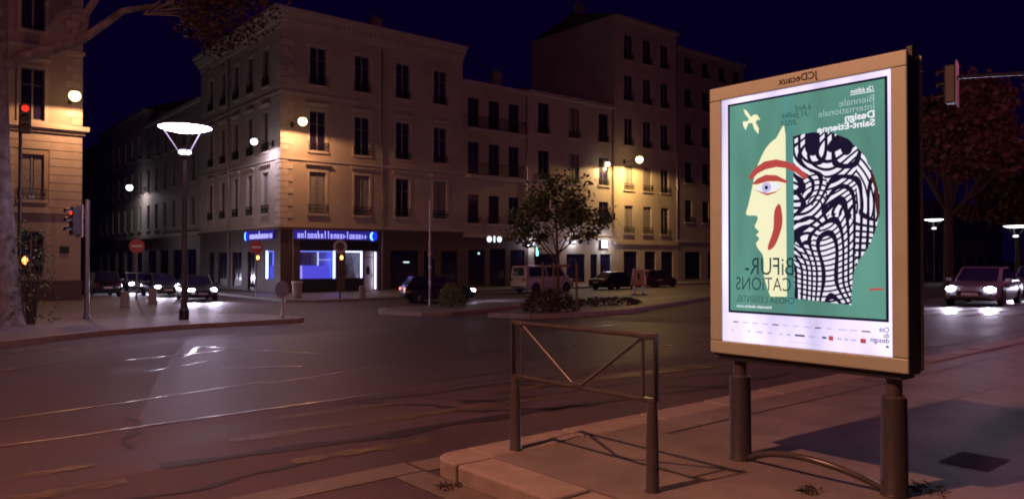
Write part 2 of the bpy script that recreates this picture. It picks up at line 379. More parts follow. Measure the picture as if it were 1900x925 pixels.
p_green = backlit('poster_green', (.115, .295, .235), 1.0, .18)
p_cream = backlit('poster_cream', (.98, .93, .60), 1.0, .06)
p_blue = backlit('poster_bluegreen', (.10, .295, .265), 1.0, .1)
p_red = backlit('poster_red', (.52, .072, .065), 1.0, .08)
p_ink = backlit('poster_ink', (.012, .008, .022), 1.0, .1)
p_inkg = backlit('poster_dark_lettering', (.018, .05, .055), 1.0, .1)
p_lettw = backlit('poster_white_lettering', (.92, .92, 1.0), 1.0, .05)
p_lettl = backlit('poster_thin_lettering', (.48, .62, .66), 1.0, .05)
p_grey = backlit('poster_grey_print', (.60, .52, .80), 1.0, .05)
# line-work of the hair: three sets of bent stripes that cross
def hair_material():
    m = bpy.data.materials.new('poster_linework'); m.use_nodes = True; nt = m.node_tree; nt.nodes.clear()
    N = nt.nodes.new; L = nt.links.new
    tc = N('ShaderNodeTexCoord')
    def stripes(kind, scale, dist, dscale, off, prof_thr, rot=0.):
        mp = N('ShaderNodeMapping'); mp.inputs['Location'].default_value = off; mp.inputs['Rotation'].default_value = (rot, 0, 0)
        wv = N('ShaderNodeTexWave'); wv.wave_type = kind
        if kind == 'BANDS': wv.bands_direction = 'Z'
        else: wv.rings_direction = 'X'
        wv.inputs['Scale'].default_value = scale; wv.inputs['Distortion'].default_value = dist
        wv.inputs['Detail'].default_value = .6; wv.inputs['Detail Scale'].default_value = dscale
        L(tc.outputs['Object'], mp.inputs['Vector']); L(mp.outputs['Vector'], wv.inputs['Vector'])
        g = N('ShaderNodeMapRange'); g.inputs['From Min'].default_value = prof_thr - .06; g.inputs['From Max'].default_value = prof_thr + .06
        L(wv.outputs['Fac'], g.inputs['Value']); return g.outputs['Result']
    def contour(scale, off, freq, thr):                 # flowing parallel lines: level curves of a soft noise
        mp = N('ShaderNodeMapping'); mp.inputs['Location'].default_value = off
        q = N('ShaderNodeTexNoise'); q.inputs['Scale'].default_value = scale; q.inputs['Detail'].default_value = 0
        L(tc.outputs['Object'], mp.inputs['Vector']); L(mp.outputs['Vector'], q.inputs['Vector'])
        k = N('ShaderNodeMath'); k.operation = 'MULTIPLY'; k.inputs[1].default_value = freq; L(q.outputs['Fac'], k.inputs[0])
        w_ = N('ShaderNodeMath'); w_.operation = 'SINE'; L(k.outputs[0], w_.inputs[0])
        g = N('ShaderNodeMapRange'); g.inputs['From Min'].default_value = thr - .12; g.inputs['From Max'].default_value = thr + .12
        L(w_.outputs[0], g.inputs['Value']); return g.outputs['Result'], q.outputs['Fac']
    def mx(op, p, q):
        k = N('ShaderNodeMath'); k.operation = op
        for i, z in enumerate((p, q)):
            if isinstance(z, (int, float)): k.inputs[i].default_value = z
            else: L(z, k.inputs[i])
        return k.outputs[0]
    a, _ = contour(2.3, (0, 1.3, .4), 128, -.15)
    b, _ = contour(1.9, (0, 4.1, 2.2), 140, -.30)
    c = stripes('RINGS', 9.5, 1.5, .8, (0, .13, -1.80), .30)
    _, msk = contour(2.6, (0, 7.7, 5.0), 1, 0)
    inb = mx('GREATER_THAN', msk, .49); b2 = mx('MAXIMUM', b, mx('SUBTRACT', 1, inb))
    inc = mx('LESS_THAN', msk, .50); c2 = mx('MAXIMUM', c, mx('SUBTRACT', 1, inc))
    f = mx('MULTIPLY', mx('MULTIPLY', a, b2), c2)
    mix = N('ShaderNodeMix'); mix.data_type = 'RGBA'
    mix.inputs['A'].default_value = (.014, .008, .03, 1); mix.inputs['B'].default_value = (.92, .88, 1.0, 1)
    L(f, mix.inputs['Factor']); e = N('ShaderNodeEmission'); o = N('ShaderNodeOutputMaterial')
    L(mix.outputs['Result'], e.inputs['Color']); L(e.outputs[0], o.inputs['Surface']); MATS['poster_linework'] = m; return m
p_hair = hair_material()
# print is laid out in metres from the picture's lower left: a to the right, b up
PA, PB = 3.21 - 2.617, .85
def pp(d): return lambda a, b: (d, PA - a, PB + b)
def pr(name, poly, mat, d, parent):
    mb = MB(); mb.add([pp(d)(a, b) for a, b in poly], [tuple(range(len(poly)))]); return mb.build(name, mat, parent)
lit = MB().box(.012, .022, -hw + .098, hw - .098, ZB + .092, ZT - .097).build('light_diffuser', p_white, ad)
bd = .0105
pr('poster_border', [(.045, .215), (1.175, .215), (1.175, 1.715), (.045, 1.715)], p_ink, bd, lit)
def sm(pts, k=3):       # smooth closed outline (Catmull-Rom)
    out = []; n = len(pts)
    for i in range(n):
        p0, p1, p2, p3 = (Vector(pts[(i + j) % n]) for j in (-1, 0, 1, 2))
        for s in range(k):
            t = s / k; q = .5 * ((2 * p1) + (p2 - p0) * t + (2 * p0 - 5 * p1 + 4 * p2 - p3) * t * t + (3 * p1 - p0 - 3 * p2 + p3) * t ** 3); out.append(tuple(q))
    return out
po = pr('poster', [(.062, .232), (1.158, .232), (1.158, 1.700), (.062, 1.700)], p_green, bd - .0008, ad)
d1, d2, d3, d4 = bd - .0014, bd - .002, bd - .0026, bd - .0032
pr('blue_band', [(.495, .232), (.575, .232), (.56, 1.70), (.48, 1.70)], p_blue, d1, po)
face = [(.50, 1.44), (.43, 1.425), (.36, 1.375), (.305, 1.29), (.265, 1.19), (.238, 1.08), (.212, .98), (.195, .912), (.275, .902), (.284, .872), (.262, .825), (.296, .79), (.272, .768), (.298, .742), (.272, .708), (.29, .668), (.325, .625), (.332, .55), (.336, .47), (.41, .40), (.505, .345)]
pr('printed_face', sm(face[:-1], 3)[:-3] + [(.505, .345)], p_cream, d2, po)
hairpts = [(.555, 1.425), (.69, 1.432), (.82, 1.415), (.93, 1.36), (1.03, 1.25), (1.09, 1.12), (1.125, .99), (1.125, .88), (1.10, .78), (1.06, .68), (1.0, .60), (.965, .53), (.95, .44), (.945, .31)]
pr('printed_hair', [(.56, .335)] + hairpts, p_hair, d2, po)
pr('printed_hair_patch', [(1.075, 1.16), (1.092, 1.11), (1.122, .99), (1.122, .88), (1.112, .83), (1.10, .92), (1.095, 1.03), (1.07, 1.12)], backlit('poster_brown', (.09, .02, .02), 1.0, .1), d3, po)
pr('printed_brow', [(.215, 1.175), (.265, 1.235), (.34, 1.275), (.43, 1.28), (.52, 1.255), (.59, 1.215), (.66, 1.145), (.63, 1.13), (.57, 1.18), (.50, 1.215), (.43, 1.228), (.35, 1.22), (.285, 1.195), (.24, 1.155)], p_red, d3, po)
pr('printed_eyelid', [(.24, 1.125), (.285, 1.16), (.35, 1.182), (.43, 1.172), (.515, 1.125), (.505, 1.112), (.44, 1.13), (.36, 1.135), (.28, 1.12)], p_red, d3, po)
pr('printed_eye', [(.265, 1.095), (.32, 1.125), (.40, 1.13), (.475, 1.105), (.43, 1.07), (.36, 1.052), (.30, 1.07)], p_lettw, d3, po)
pr('printed_eye_line', [(.262, 1.085), (.31, 1.06), (.36, 1.038), (.42, 1.052), (.48, 1.09), (.43, 1.062), (.36, 1.052), (.31, 1.068)], p_red, d4, po)
ring = [(.355 + .037 * math.cos(t * math.pi / 8), 1.093 + .037 * math.sin(t * math.pi / 8)) for t in range(16)]
pr('printed_iris', ring, p_grey, d4, po)
pr('printed_pupil', [(.355 + (x - .355) * .35, 1.093 + (y - 1.093) * .35) for x, y in ring], p_ink, d4 - .0006, po)
pr('printed_cheek', sm([(.455, .975), (.415, .93), (.405, .80), (.365, .69), (.372, .66), (.42, .695), (.465, .80), (.475, .88)]), p_red, d3, po)
bird = [(.175, 1.665), (.205, 1.645), (.235, 1.60), (.262, 1.613), (.285, 1.608), (.31, 1.57), (.285, 1.572), (.272, 1.557), (.298, 1.51), (.294, 1.47), (.262, 1.51), (.246, 1.556), (.215, 1.558), (.192, 1.512), (.172, 1.55), (.172, 1.577), (.205, 1.572), (.222, 1.585), (.19, 1.625)]
pr('printed_bird', bird, p_cream, d2, po)
pr('printed_red_tab', [(1.06, .405), (1.14, .41), (1.14, .422), (1.06, .418)], p_red, d2, po)
def lettering(name, body, a_right, b, width, height, mat, d, parent, bold=0., shear=0., rot=0.):
    """printed line that runs from a_right towards the picture's left; stretched to the given size"""
    vs, fs = text_mesh(body, 1., bold, shear); W = max(v[0] for v in vs); H = max(v[1] for v in vs) if any(ch.isalpha() for ch in body) else .7
    kx, ky = width / W, height / H; cr, sr = math.cos(rot), math.sin(rot)
    mb = MB().add([pp(d)(a_right - (x * kx * cr - y * ky * sr), b + x * kx * sr + y * ky * cr) for x, y in vs], fs)
    return mb.build(name, mat, parent)
for body, a, b, wd, h, mt, bo, sh in [
    ('12e édition', 1.098, 1.642, .150, .030, p_lettw, .02, .3), ('Biennale', 1.10, 1.572, .225, .042, p_lettl, -.008, 0), ('Internationale', 1.10, 1.524, .365, .042, p_lettl, -.008, 0),
    ('Design', 1.10, 1.474, .19, .044, p_lettw, .03, 0), ('Saint-Étienne', 1.10, 1.424, .375, .052, p_lettw, .03, 0),
    ('biennale-design.com', .39, .258, .275, .019, p_lettw, .02, 0)]:
    lettering('lettering', body, a, b, wd, h, mt, d2, po, bo, sh)
pr('lettering_underline', [(.945, 1.632), (1.098, 1.632), (1.098, 1.637), (.945, 1.637)], p_lettw, d2, po)
for body, a, b, wd, h, rt in [('6 Avril', .685, 1.585, .115, .042, .03), ('-31 Juillet', .685, 1.545, .215, .038, .05), ('2022', .585, 1.50, .115, .034, .03)]:
    lettering('lettering', body, a, b, wd, h, p_inkg, d3, po, -.004, .25, rt)
lettering('lettering', 'BiFUR-', .565, .49, .38, .118, p_inkg, d4, po, -.002)
lettering('lettering', 'CATiONS', .54, .382, .43, .090, p_inkg, d4, po, -.006)
lettering('lettering', "CHOiSiR L'ESSENTiEL", .56, .298, .45, .044, p_inkg, d4, po, -.008)
for body, a, b, wd in [('Cité', 1.178, .155, .062), ('du', 1.178, .122, .035), ('design', 1.178, .089, .115)]:
    lettering('lettering', body, a, b, wd, .03, p_inkg, bd, lit, .012)
pr('partner_mark', [(1.155, .06), (1.175, .06), (1.172, .072), (1.158, .074)], p_inkg, bd, lit)
random.seed(3)
for i in range(13):                                                  # rows of faint partner marks
    a = .085 + i * .077; pr('partner_mark', [(a, .146), (a + random.uniform(.02, .065), .146), (a + .05, .154), (a, .154)], p_grey if i % 4 else p_inkg, bd, lit)
for i, (a, s, mt) in enumerate([(.07, .018, p_grey), (.20, .02, p_grey), (.27, .05, p_grey), (.36, .03, p_grey), (.45, .02, p_grey), (.50, .03, p_grey), (.56, .07, p_inkg), (.66, .04, p_grey), (.75, .03, p_inkg), (.795, .03, p_red), (.85, .03, p_grey), (.895, .03, p_grey), (.94, .035, p_grey), (1.0, .035, p_red)]):
    t = .014 if mt is p_red else .006
    pr('partner_mark', [(a, .09 - t), (a + s, .09 - t), (a + s, .09 + t), (a, .09 + t)], mt, bd, lit)
pr('imprint_line', [(.52, .043), (.74, .037), (.74, .040), (.52, .046)], p_grey, bd, lit)
# the lit face towards the other direction of travel
MB().box(TH - .022, TH - .012, -hw + .098, hw - .098, ZB + .092, ZT - .097).build('light_diffuser', p_white, ad)
back = MB(); back.quad((TH - .0105, -.54, 1.08), (TH - .0105, .54, 1.08), (TH - .0105, .54, 2.55), (TH - .0105, -.54, 2.55)); back.build('poster', p_rear, ad)
# toughened glass over each face
def glass_mat():
    m = bpy.data.materials.new('cover_glass'); m.use_nodes = True; nt = m.node_tree; nt.nodes.clear()
    t = nt.nodes.new('ShaderNodeBsdfTransparent'); g = nt.nodes.new('ShaderNodeBsdfGlossy'); g.inputs['Roughness'].default_value = .03
    fr = nt.nodes.new('ShaderNodeFresnel'); fr.inputs['IOR'].default_value = 1.35
    mx = nt.nodes.new('ShaderNodeMixShader'); o = nt.nodes.new('ShaderNodeOutputMaterial')
    nt.links.new(fr.outputs[0], mx.inputs[0]); nt.links.new(t.outputs[0], mx.inputs[1]); nt.links.new(g.outputs[0], mx.inputs[2]); nt.links.new(mx.outputs[0], o.inputs['Surface'])
    MATS['cover_glass'] = m; return m
m_cover = glass_mat()
for x in (.004, TH - .004):
    MB().quad((x, -hw + .096, ZB + .091), (x, hw - .096, ZB + .091), (x, hw - .096, ZT - .096), (x, -hw + .096, ZT - .096)).build('cover_glass', m_cover, ad)
for y in (-.565, .52):
    sl = MB().lathe([(.082, 0), (.085, .01), (.079, .02), (.075, .60), (.062, .612)], (.11, y, 0), 24).build('post_sleeve', m_sleeve, ad, True)
    MB().cyl((.11, y, .60), (.11, y, ZB - .01), .048, n=20).build('post', m_steel, sl, True)
MB().box(.03, TH - .03, -hw + .05, hw - .05, ZB - .045, ZB - .021).build('base_rail', m_darkmetal, ad)
MB().box(.05, .10, -hw - .012, -hw + .02, ZT - .04, ZT + .03).build('lock_housing', m_darkmetal, ad)
arc = [(.11 - .10 * math.sin(math.pi * t), -.49 + .94 * t, .02 + .115 * math.sin(math.pi * t) ** .8) for t in [i / 18 for i in range(19)]]
MB().tube(arc, .021, 12).build('foot_bar', m_steel, ad, True)
# tufts of weeds by the posts
def tuft(x, y, z, label, n=20, h=.05, r=.07, mat=None):
    mb = MB()
    for i in range(n):
        a = random.uniform(0, 6.28); rr = r * random.random() ** .5; px, py = rr * math.cos(a), rr * math.sin(a)
        lx, ly = random.uniform(-.05, .05), random.uniform(-.05, .05); hh = h * random.uniform(.4, 1); wv = .008
        mb.add([(px - wv, py, 0), (px + wv, py, 0), (px + lx, py + ly, hh)], [(0, 1, 2)])
        mb.add([(px, py - .02, hh * .3), (px + lx, py + ly - .01, hh * .6), (px + lx * 1.6, py + ly + .03, hh * .5)], [(0, 1, 2)])
    o = tag(mb.build('weed_tuft', mat or m_leafd), label, 'weed', 'weeds in the pavement joints'); o.location = (x, y, z)
tuft(4.42, 2.42, 0, 'small dry weed beneath the advertising panel between its posts')
tuft(5.0, 1.95, 0, 'low dry weed spreading beside the post behind the panel', 36, .045, .13)
tuft(2.99, 4.25, -.12, 'dead leaves caught against the face of the corner kerb', 22, .045, .08)

# ------------------------------------------------------------------ houses
WCACHE = {}
def cached(key, fn):
    if key not in WCACHE: WCACHE[key] = fn()
    return WCACHE[key]
class Facade:
    """a wall plane with openings; side 'front' faces -Y at y = pos, side 'street' faces -X at x = pos"""
    def __init__(s, side, pos): s.side = side; s.pos = pos; s.ops = []
    def P(s, a, z, d=0.): return (a, s.pos - d, z) if s.side == 'front' else (s.pos - d, a, z)
    def wall(s, mb, a0, a1, z0, z1, depth=.24):
        A = sorted({a0, a1, *[o[0] for o in s.ops], *[o[1] for o in s.ops]}); Z = sorted({z0, z1, *[o[2] for o in s.ops], *[o[3] for o in s.ops]})
        for i in range(len(A) - 1):
            for j in range(len(Z) - 1):
                ca, cz = (A[i] + A[i + 1]) / 2, (Z[j] + Z[j + 1]) / 2
                if any(o[0] < ca < o[1] and o[2] < cz < o[3] for o in s.ops): continue
                mb.quad(s.P(A[i], Z[j]), s.P(A[i + 1], Z[j]), s.P(A[i + 1], Z[j + 1]), s.P(A[i], Z[j + 1]))
        for (p, q, z, t) in s.ops:
            e = -depth
            for (a, b), (c, d) in (((p, z), (q, z)), ((q, z), (q, t)), ((q, t), (p, t)), ((p, t), (p, z))):
                mb.quad(s.P(a, b), s.P(c, d), s.P(c, d, e), s.P(a, b, e))
            mb.quad(s.P(p, z, e), s.P(q, z, e), s.P(q, t, e), s.P(p, t, e))
        return mb
    def bar(s, mb, a0, a1, z0, z1, d0, d1):
        p, q = s.P(a0, z0, d0), s.P(a1, z1, d1)
        return mb.box(min(p[0], q[0]), max(p[0], q[0]), min(p[1], q[1]), max(p[1], q[1]), z0, z1)
def add_window(fac, parent, a, z, w, h, style, rail=True, sill=True, hood=False, curtain=False, joinery=None, surround=None, org=(0, 0, 0)):
    """window > frame pieces, panes, sill, balcony rail, stone surround; meshes are shared between alike windows"""
    fm = joinery or m_wframe; key = (round(w, 2), round(h, 2), fm.name)
    def fr():
        mb = MB(); t = .055
        mb.box(-w / 2 + .01, -w / 2 + t, .12, .19, .01, h - .01).box(w / 2 - t, w / 2 - .01, .12, .19, .01, h - .01)
        mb.box(-w / 2 + t, w / 2 - t, .12, .19, h - t, h - .01).box(-w / 2 + t, w / 2 - t, .12, .19, .01, t + .04)
        mb.box(-.045, .045, .11, .18, t + .04, h - t)
        return mb.mesh('window', fm)
    loc = Vector(fac.P(a, z)) - Vector(org); rz = 0 if fac.side == 'front' else -math.pi / 2
    wn = put('window', cached(('f',) + key, fr), parent, loc, rz)
    def pane(mat):
        return lambda: MB().box(.046, w / 2 - .056, .158, .164, .10, h - .056).mesh('pane', mat)
    for sgn in (0, 1):
        mt = m_glass
        pn = put('pane', cached(('p', key, mt.name), pane(mt)), wn, (0, 0, 0) if sgn else (-w / 2 + .005, 0, 0))
        zt = h * .68
        put('glazing_bar', cached(('g', key), lambda: MB().box(.046, w / 2 - .056, .14, .157, zt, zt + .035).mesh('glazing_bar', fm)), wn, (0, 0, 0) if sgn else (-w / 2 + .005, 0, 0))
        if curtain:
            put('curtain', cached(('c', key), lambda: MB().box(.10, w / 2 - .09, .150, .1565, .12, h - .08).mesh('curtain', m_curtain)), wn, (0, 0, 0) if sgn else (-w / 2 + .005, 0, 0))
    if sill:
        put('sill', cached(('s', key), lambda: MB().box(-w / 2 - .16, w / 2 + .16, -.13, .02, -.14, -.003).mesh('sill', m_stone)), wn)
    if surround:
        def su():
            b = .17; mb = MB(); mb.box(-w / 2 - b, -w / 2 - .004, -.05, -.001, 0, h + b).box(w / 2 + .004, w / 2 + b, -.05, -.001, 0, h + b).box(-w / 2 - .004, w / 2 + .004, -.05, -.001, h + .004, h + b)
            return mb.mesh('surround', m_stone)
        put('surround', cached(('u', key), su), wn)
    if hood:
        def ho():
            mb = MB(); mb.box(-w / 2 - .22, w / 2 + .22, -.10, -.001, h + .36, h + .46).box(-w / 2 - .30, w / 2 + .30, -.24, -.001, h + .46, h + .56); return mb.mesh('hood_moulding', m_stone)
        put('hood_moulding', cached(('h', key), ho), wn)
    if rail:
        def ra():
            mb = MB(); hh = .62
            mb.box(-w / 2 - .12, w / 2 + .12, -.10, -.07, hh - .03, hh).box(-w / 2 - .12, w / 2 + .12, -.10, -.07, .06, .09)
            n = 11
            for i in range(n):
                x = -w / 2 - .1 + (w + .2) * i / (n - 1); mb.box(x - .011, x + .011, -.096, -.074, .09, hh - .03)
            for i in range(n - 1):
                x = -w / 2 - .1 + (w + .2) * (i + .5) / (n - 1); mb.box(x - .03, x + .03, -.092, -.078, .28, .36)
            mb.box(-w / 2 - .12, -w / 2 - .09, -.10, -.001, hh - .03, hh).box(w / 2 + .09, w / 2 + .12, -.10, -.001, hh - .03, hh)
            return mb.mesh('window_rail', m_railing)
        put('window_rail', cached(('r', key), ra), wn)
    return wn
def shop_opening(fac, parent, a0, a1, z0, z1, door=False):
    w, h = a1 - a0, z1 - z0
    mb = MB(); t = .07
    def B(x0, x1, zz0, zz1, y0=.10, y1=.17): mb.box(x0, x1, y0, y1, zz0, zz1)
    B(-w / 2 + .005, -w / 2 + t, .005, h - .005); B(w / 2 - t, w / 2 - .005, .005, h - .005); B(-w / 2 + t, w / 2 - t, h - t, h - .005); B(-w / 2 + t, w / 2 - t, .005, .45 if not door else .25)
    B(-.03, .03, .45, h - t)
    loc = fac.P((a0 + a1) / 2, z0); rz = 0 if fac.side == 'front' else -math.pi / 2
    o = put('shop_window' if not door else 'door', mb.mesh('shop_window', m_black), parent, loc, rz)
    for s in (-1, 1):
        MB().box(min(s * .032, s * (w / 2 - t)), max(s * .032, s * (w / 2 - t)), .135, .142, .46, h - t - .004).build('pane', m_glass, o)
    return o
def shell(mb, x0, x1, y0, y1, z0, z1, faces='lrb'):
    if 'l' in faces: mb.quad((x0, y0, z0), (x0, y1, z0), (x0, y1, z1), (x0, y0, z1))
    if 'r' in faces: mb.quad((x1, y0, z0), (x1, y1, z0), (x1, y1, z1), (x1, y0, z1))
    if 'f' in faces: mb.quad((x0, y0, z0), (x1, y0, z0), (x1, y0, z1), (x0, y0, z1))
    mb.quad((x0, y1, z0), (x1, y1, z0), (x1, y1, z1), (x0, y1, z1)); mb.quad((x0, y0, z1), (x1, y0, z1), (x1, y1, z1), (x0, y1, z1)); return mb
ZF = -.90                                                       # foot of the house walls (pavement is at -0.87)
FY = 49.0
def roof(parent, x0, x1, y0, y1, z, h, ov=.3):
    ym = (y0 + y1) / 2
    mb = MB().add([(x0, y0 - ov, z), (x1, y0 - ov, z), (x1, y1, z), (x0, y1, z), (x0, ym, z + h), (x1, ym, z + h)],
                  [(0, 1, 5, 4), (2, 3, 4, 5), (0, 4, 3), (1, 2, 5), (0, 3, 2, 1)])
    return mb.build('roof', m_roof, parent)
def chimney(rf, x, y, z, w=.9, d=.6, h=1.6):
    mb = MB().box(x - w / 2, x + w / 2, y - d / 2, y + d / 2, z, z + h).box(x - w / 2 - .06, x + w / 2 + .06, y - d / 2 - .06, y + d / 2 + .06, z + h, z + h + .12)
    for i in range(3): mb.cyl((x - w / 3 + i * w / 3, y, z + h + .12), (x - w / 3 + i * w / 3, y, z + h + .45), .1, n=8)
    mb.build('chimney', m_pl5, rf)
def downpipe(parent, fac, a, z0, z1):
    mb = MB().cyl(fac.P(a, z0, .09), fac.P(a, z1, .09), .055, n=8)
    for k in range(int((z1 - z0) / 2.4)):
        zz = z0 + 1 + 2.4 * k; mb.cyl(fac.P(a, zz, .09), fac.P(a, zz + .08, .09), .075, n=8)
    mb.build('downpipe', m_galv, parent, True)

# --- corner house with the blue-lit shop
UX = 20.38
h1 = thing('corner_house', 'four-storey cream corner house with the blue-lit shop at its foot', 'house')
fA = Facade('front', FY); fB = Facade('street', UX)
floors = [(4.62, 2.9), (8.98, 2.8), (13.6, 2.65)]
colsA = [23.07, 26.53, 29.98, 33.40]; colsB = [51.6, 54.55, 57.45, 60.35, 63.3]
for z, h in floors:
    for a in colsA: fA.ops.append((a - .62, a + .62, z, z + h))
    for a in colsB: fB.ops.append((a - .55, a + .55, z, z + h))
shopA = [(28.95, 31.4, -.75, 2.1), (31.9, 33.0, -.86, 2.1), (33.5, 35.1, -.75, 2.1)]
shopB = [(53.6, 55.0, -.86, 2.0), (56.2, 58.2, -.6, 2.0), (59.4, 61.4, -.6, 2.0), (62.4, 63.6, -.86, 2.0)]
litA = [(21.8, 24.46, .04, 2.05), (25.22, 26.62, .04, 2.05), (26.74, 27.80, -.865, 2.05)]
litB = [(50.1, 51.6, .04, 2.05)]
fA.ops += shopA; fB.ops += shopB
mb = MB(); fA.ops_keep = list(fA.ops); fA.ops += litA; fB.ops += litB
fA.wall(mb, UX, 35.58, 3.45, 17.6); fB.wall(mb, FY, 66, 3.45, 17.6)
def drop(ops, lo, hi): return [o for o in ops if o[2] >= lo and o[3] <= hi]
allA, allB = fA.ops, fB.ops
mb = MB(); fA.ops = drop(allA, 3.4, 99); fB.ops = drop(allB, 3.4, 99)
fA.wall(mb, UX, 35.58, 3.45, 17.6); fB.wall(mb, FY, 66, 3.45, 17.6)
shell(mb, UX, 35.58, FY, 66, ZF, 17.6, 'r'); mb.build('wall', m_pl1, h1)
mb = MB(); fA.ops = drop(allA, -9, 3.4); fB.ops = drop(allB, -9, 3.4)
fA.wall(mb, UX, 35.58, ZF, 3.45, .55); fB.wall(mb, FY, 66, ZF, 3.45, .55); mb.build('ground_floor_wall', m_brown, h1)
for i, (z, h) in enumerate(floors):
    for k, a in enumerate(colsA): add_window(fA, h1, a, z, 1.24, h, 'a', hood=(i < 2), curtain=(i == 0 and k in (0, 1, 3)), surround=True)
    for k, a in enumerate(colsB): add_window(fB, h1, a, z, 1.10, h, 'a', hood=(i < 2), curtain=(i == 0 and k == 0), surround=True)
for (a0, a1, z0, z1) in shopA: shop_opening(fA, h1, a0, a1, z0, z1, a1 - a0 < 1.2)
for (a0, a1, z0, z1) in shopB: shop_opening(fB, h1, a0, a1, z0, z1, a1 - a0 < 1.5)
def belt(parent, z0, z1, d, mat=m_stone, x1=35.58, y1=66, name='string_course'):
    mb = MB().box(UX - d, x1, FY - d, FY - .001, z0, z1).box(UX - d, UX - .001, FY, y1, z0, z1); mb.build(name, mat, parent)
belt(h1, 3.45, 3.62, .22, m_brown); belt(h1, 3.62, 3.80, .12); belt(h1, 8.25, 8.42, .10); belt(h1, 12.75, 12.92, .10)
belt(h1, 17.2, 17.6, .10, name='frieze'); belt(h1, 17.6, 17.9, .28, name='cornice'); belt(h1, 17.9, 18.2, .55, name='cornice'); belt(h1, 18.2, 18.45, .75, name='cornice')
for k in range(44):
    MB().box(UX + .1 + k * .345, UX + .27 + k * .345, FY - .45, FY - .28, 17.68, 17.897).build('cornice_bracket', m_stone, h1)
for k in range(28):
    MB().box(UX - .45, UX - .28, FY + .3 + k * .6, FY + .5 + k * .6, 17.68, 17.897).build('cornice_bracket', m_stone, h1)
rf = MB().add([(UX - .7, FY - .7, 18.46), (35.58, FY - .7, 18.46), (35.58, 66, 18.46), (UX - .7, 66, 18.46), (25, 55, 20.6), (35.58, 55, 20.6), (25, 66, 20.6)], [(0, 1, 5, 4), (0, 4, 6, 3), (4, 5, 2, 6), (1, 2, 5), (0, 3, 2, 1)]).build('roof', m_roof, h1)
chimney(rf, 31, 55, 19.6); chimney(rf, 25, 60, 19.6)
# dressed corner stones
for k in range(31):
    z = 3.82 + k * .42
    if 8.2 < z < 8.45 or z > 16.4: continue
    L = .85 if k % 2 else .50; S = .50 if k % 2 else .85
    MB().box(UX - .045, UX + L, FY - .045, FY - .001, z, z + .385).box(UX - .045, UX - .001, FY, FY + S, z, z + .385).build('quoin', m_stone, h1)
downpipe(h1, fA, 28.15, -.8, 17.0); downpipe(h1, fB, 58.9, -.8, 17.0); downpipe(h1, fA, 21.25, -.8, 3.4)
# shop: pillars, panels, display boxes, led strips
MB().box(20.9, 21.75, FY - .06, FY - .001, -.865, 2.72).build('pilaster', m_brown, h1); MB().box(24.5, 25.18, FY - .06, FY - .001, -.865, 2.72).build('pilaster', m_brown, h1)
MB().box(27.84, 28.7, FY - .06, FY - .001, -.865, 3.4).build('pilaster', m_brown, h1)
for a0, a1 in ((21.8, 24.46), (25.22, 27.80)):
    MB().box(a0, a1, FY - .05, FY - .001, 2.07, 2.70).build('fascia_panel', m_black, h1)
for a0, a1 in ((21.8, 24.46), (25.22, 26.62)):
    p = MB().box(a0, a1, FY - .05, FY - .001, -.865, .02).build('stall_riser', m_black, h1)
    for k in range(4): MB().box(a0 + .08, a1 - .08, FY - .07, FY - .051, -.75 + k * .19, -.63 + k * .19).build('louvre', m_darkmetal, p)
m_disp = M('display_back', (.30, .27, .55), .7, c2=(.22, .2, .48), scale=2)
m_dispg = M('display_grey', (.42, .42, .40), .7, c2=(.12, .12, .12), scale=9, detail=3)
for (a0, a1, z0, z1), kind in zip(litA[:2], 'bg'):
    w_ = put('shop_window', MB().box(a0 + .02, a1 - .02, FY + .50, FY + .54, z0 + .02, z1 - .02).mesh('shop_window', m_disp if kind == 'b' else m_dispg), h1)
    MB().box(a1 - .13, a1 - .03, FY + .06, FY + .14, z0 + .04, z1 - .04).build('led_strip', e_blue if kind == 'b' else EM('led_white_blue', (.5, .55, 1.0), 5), w_)
    MB().box(a0 + .05, a1 - .16, FY + .06, FY + .12, z1 - .12, z1 - .05).build('led_strip', EM('led_dim', (.2, .25, 1.0), 1.2) if kind == 'b' else EM('led_white_blue', (.5, .55, 1.0), 5), w_)
    if kind == 'b':
        MB().box(a0 + .03, a0 + .2, FY + .1, FY + .14, z0 + .04, z0 + .95).build('led_panel', EM('led_soft', (.35, .32, 1.0), 1.1), w_)
        MB().box(a0 + .25, a1 - .4, FY + .2, FY + .23, z0 + .04, z0 + .95).build('backlit_film', e_lav, w_)
        for q in (.35, .95): MB().box(a0 + q, a0 + q + .4, FY + .45, FY + .48, z0 + 1.0, z1 - .1).build('display_panel', m_dispg, w_)
        MB().box(a0 + 1.42, a0 + 1.5, FY + .3, FY + .34, z0 + .95, z1 - .1).build('display_pole', EM('led_pole', (.6, .65, 1), 1.2), w_)
        MB().box(a0 + 1.5, a1 - .2, FY + .3, FY + .33, z0 + 1.32, z0 + 1.38).build('display_shelf', EM('led_shelf', (.4, .42, 1), .9), w_)
    else:
        for q in range(5): MB().box(a0 + .1 + q * .22, a0 + .26 + q * .22, FY + .2 + .05 * (q % 3), FY + .28 + .05 * (q % 3), z0 + .03, z0 + .25 + .22 * ((q * 7) % 4)).build('displayed_box', m_white, w_)
    MB().box(a0 + .005, a1 - .005, FY + .03, FY + .036, z0 + .005, z1 - .005).build('cover_glass', m_cover, w_)
(a0, a1, z0, z1) = litA[2]
dr = MB().box(a0 + .03, a1 - .16, FY + .3, FY + .35, z0 + .01, 1.55).build('door', m_white, h1)
MB().box(a0 + .03, a1 - .16, FY + .3, FY + .35, 1.60, z1 - .02).build('transom_panel', m_white, dr)
arch = [(-.16, -.3), (.16, -.3), (.16, .1), (.1, .25), (0, .32), (-.1, .25), (-.16, .1)]
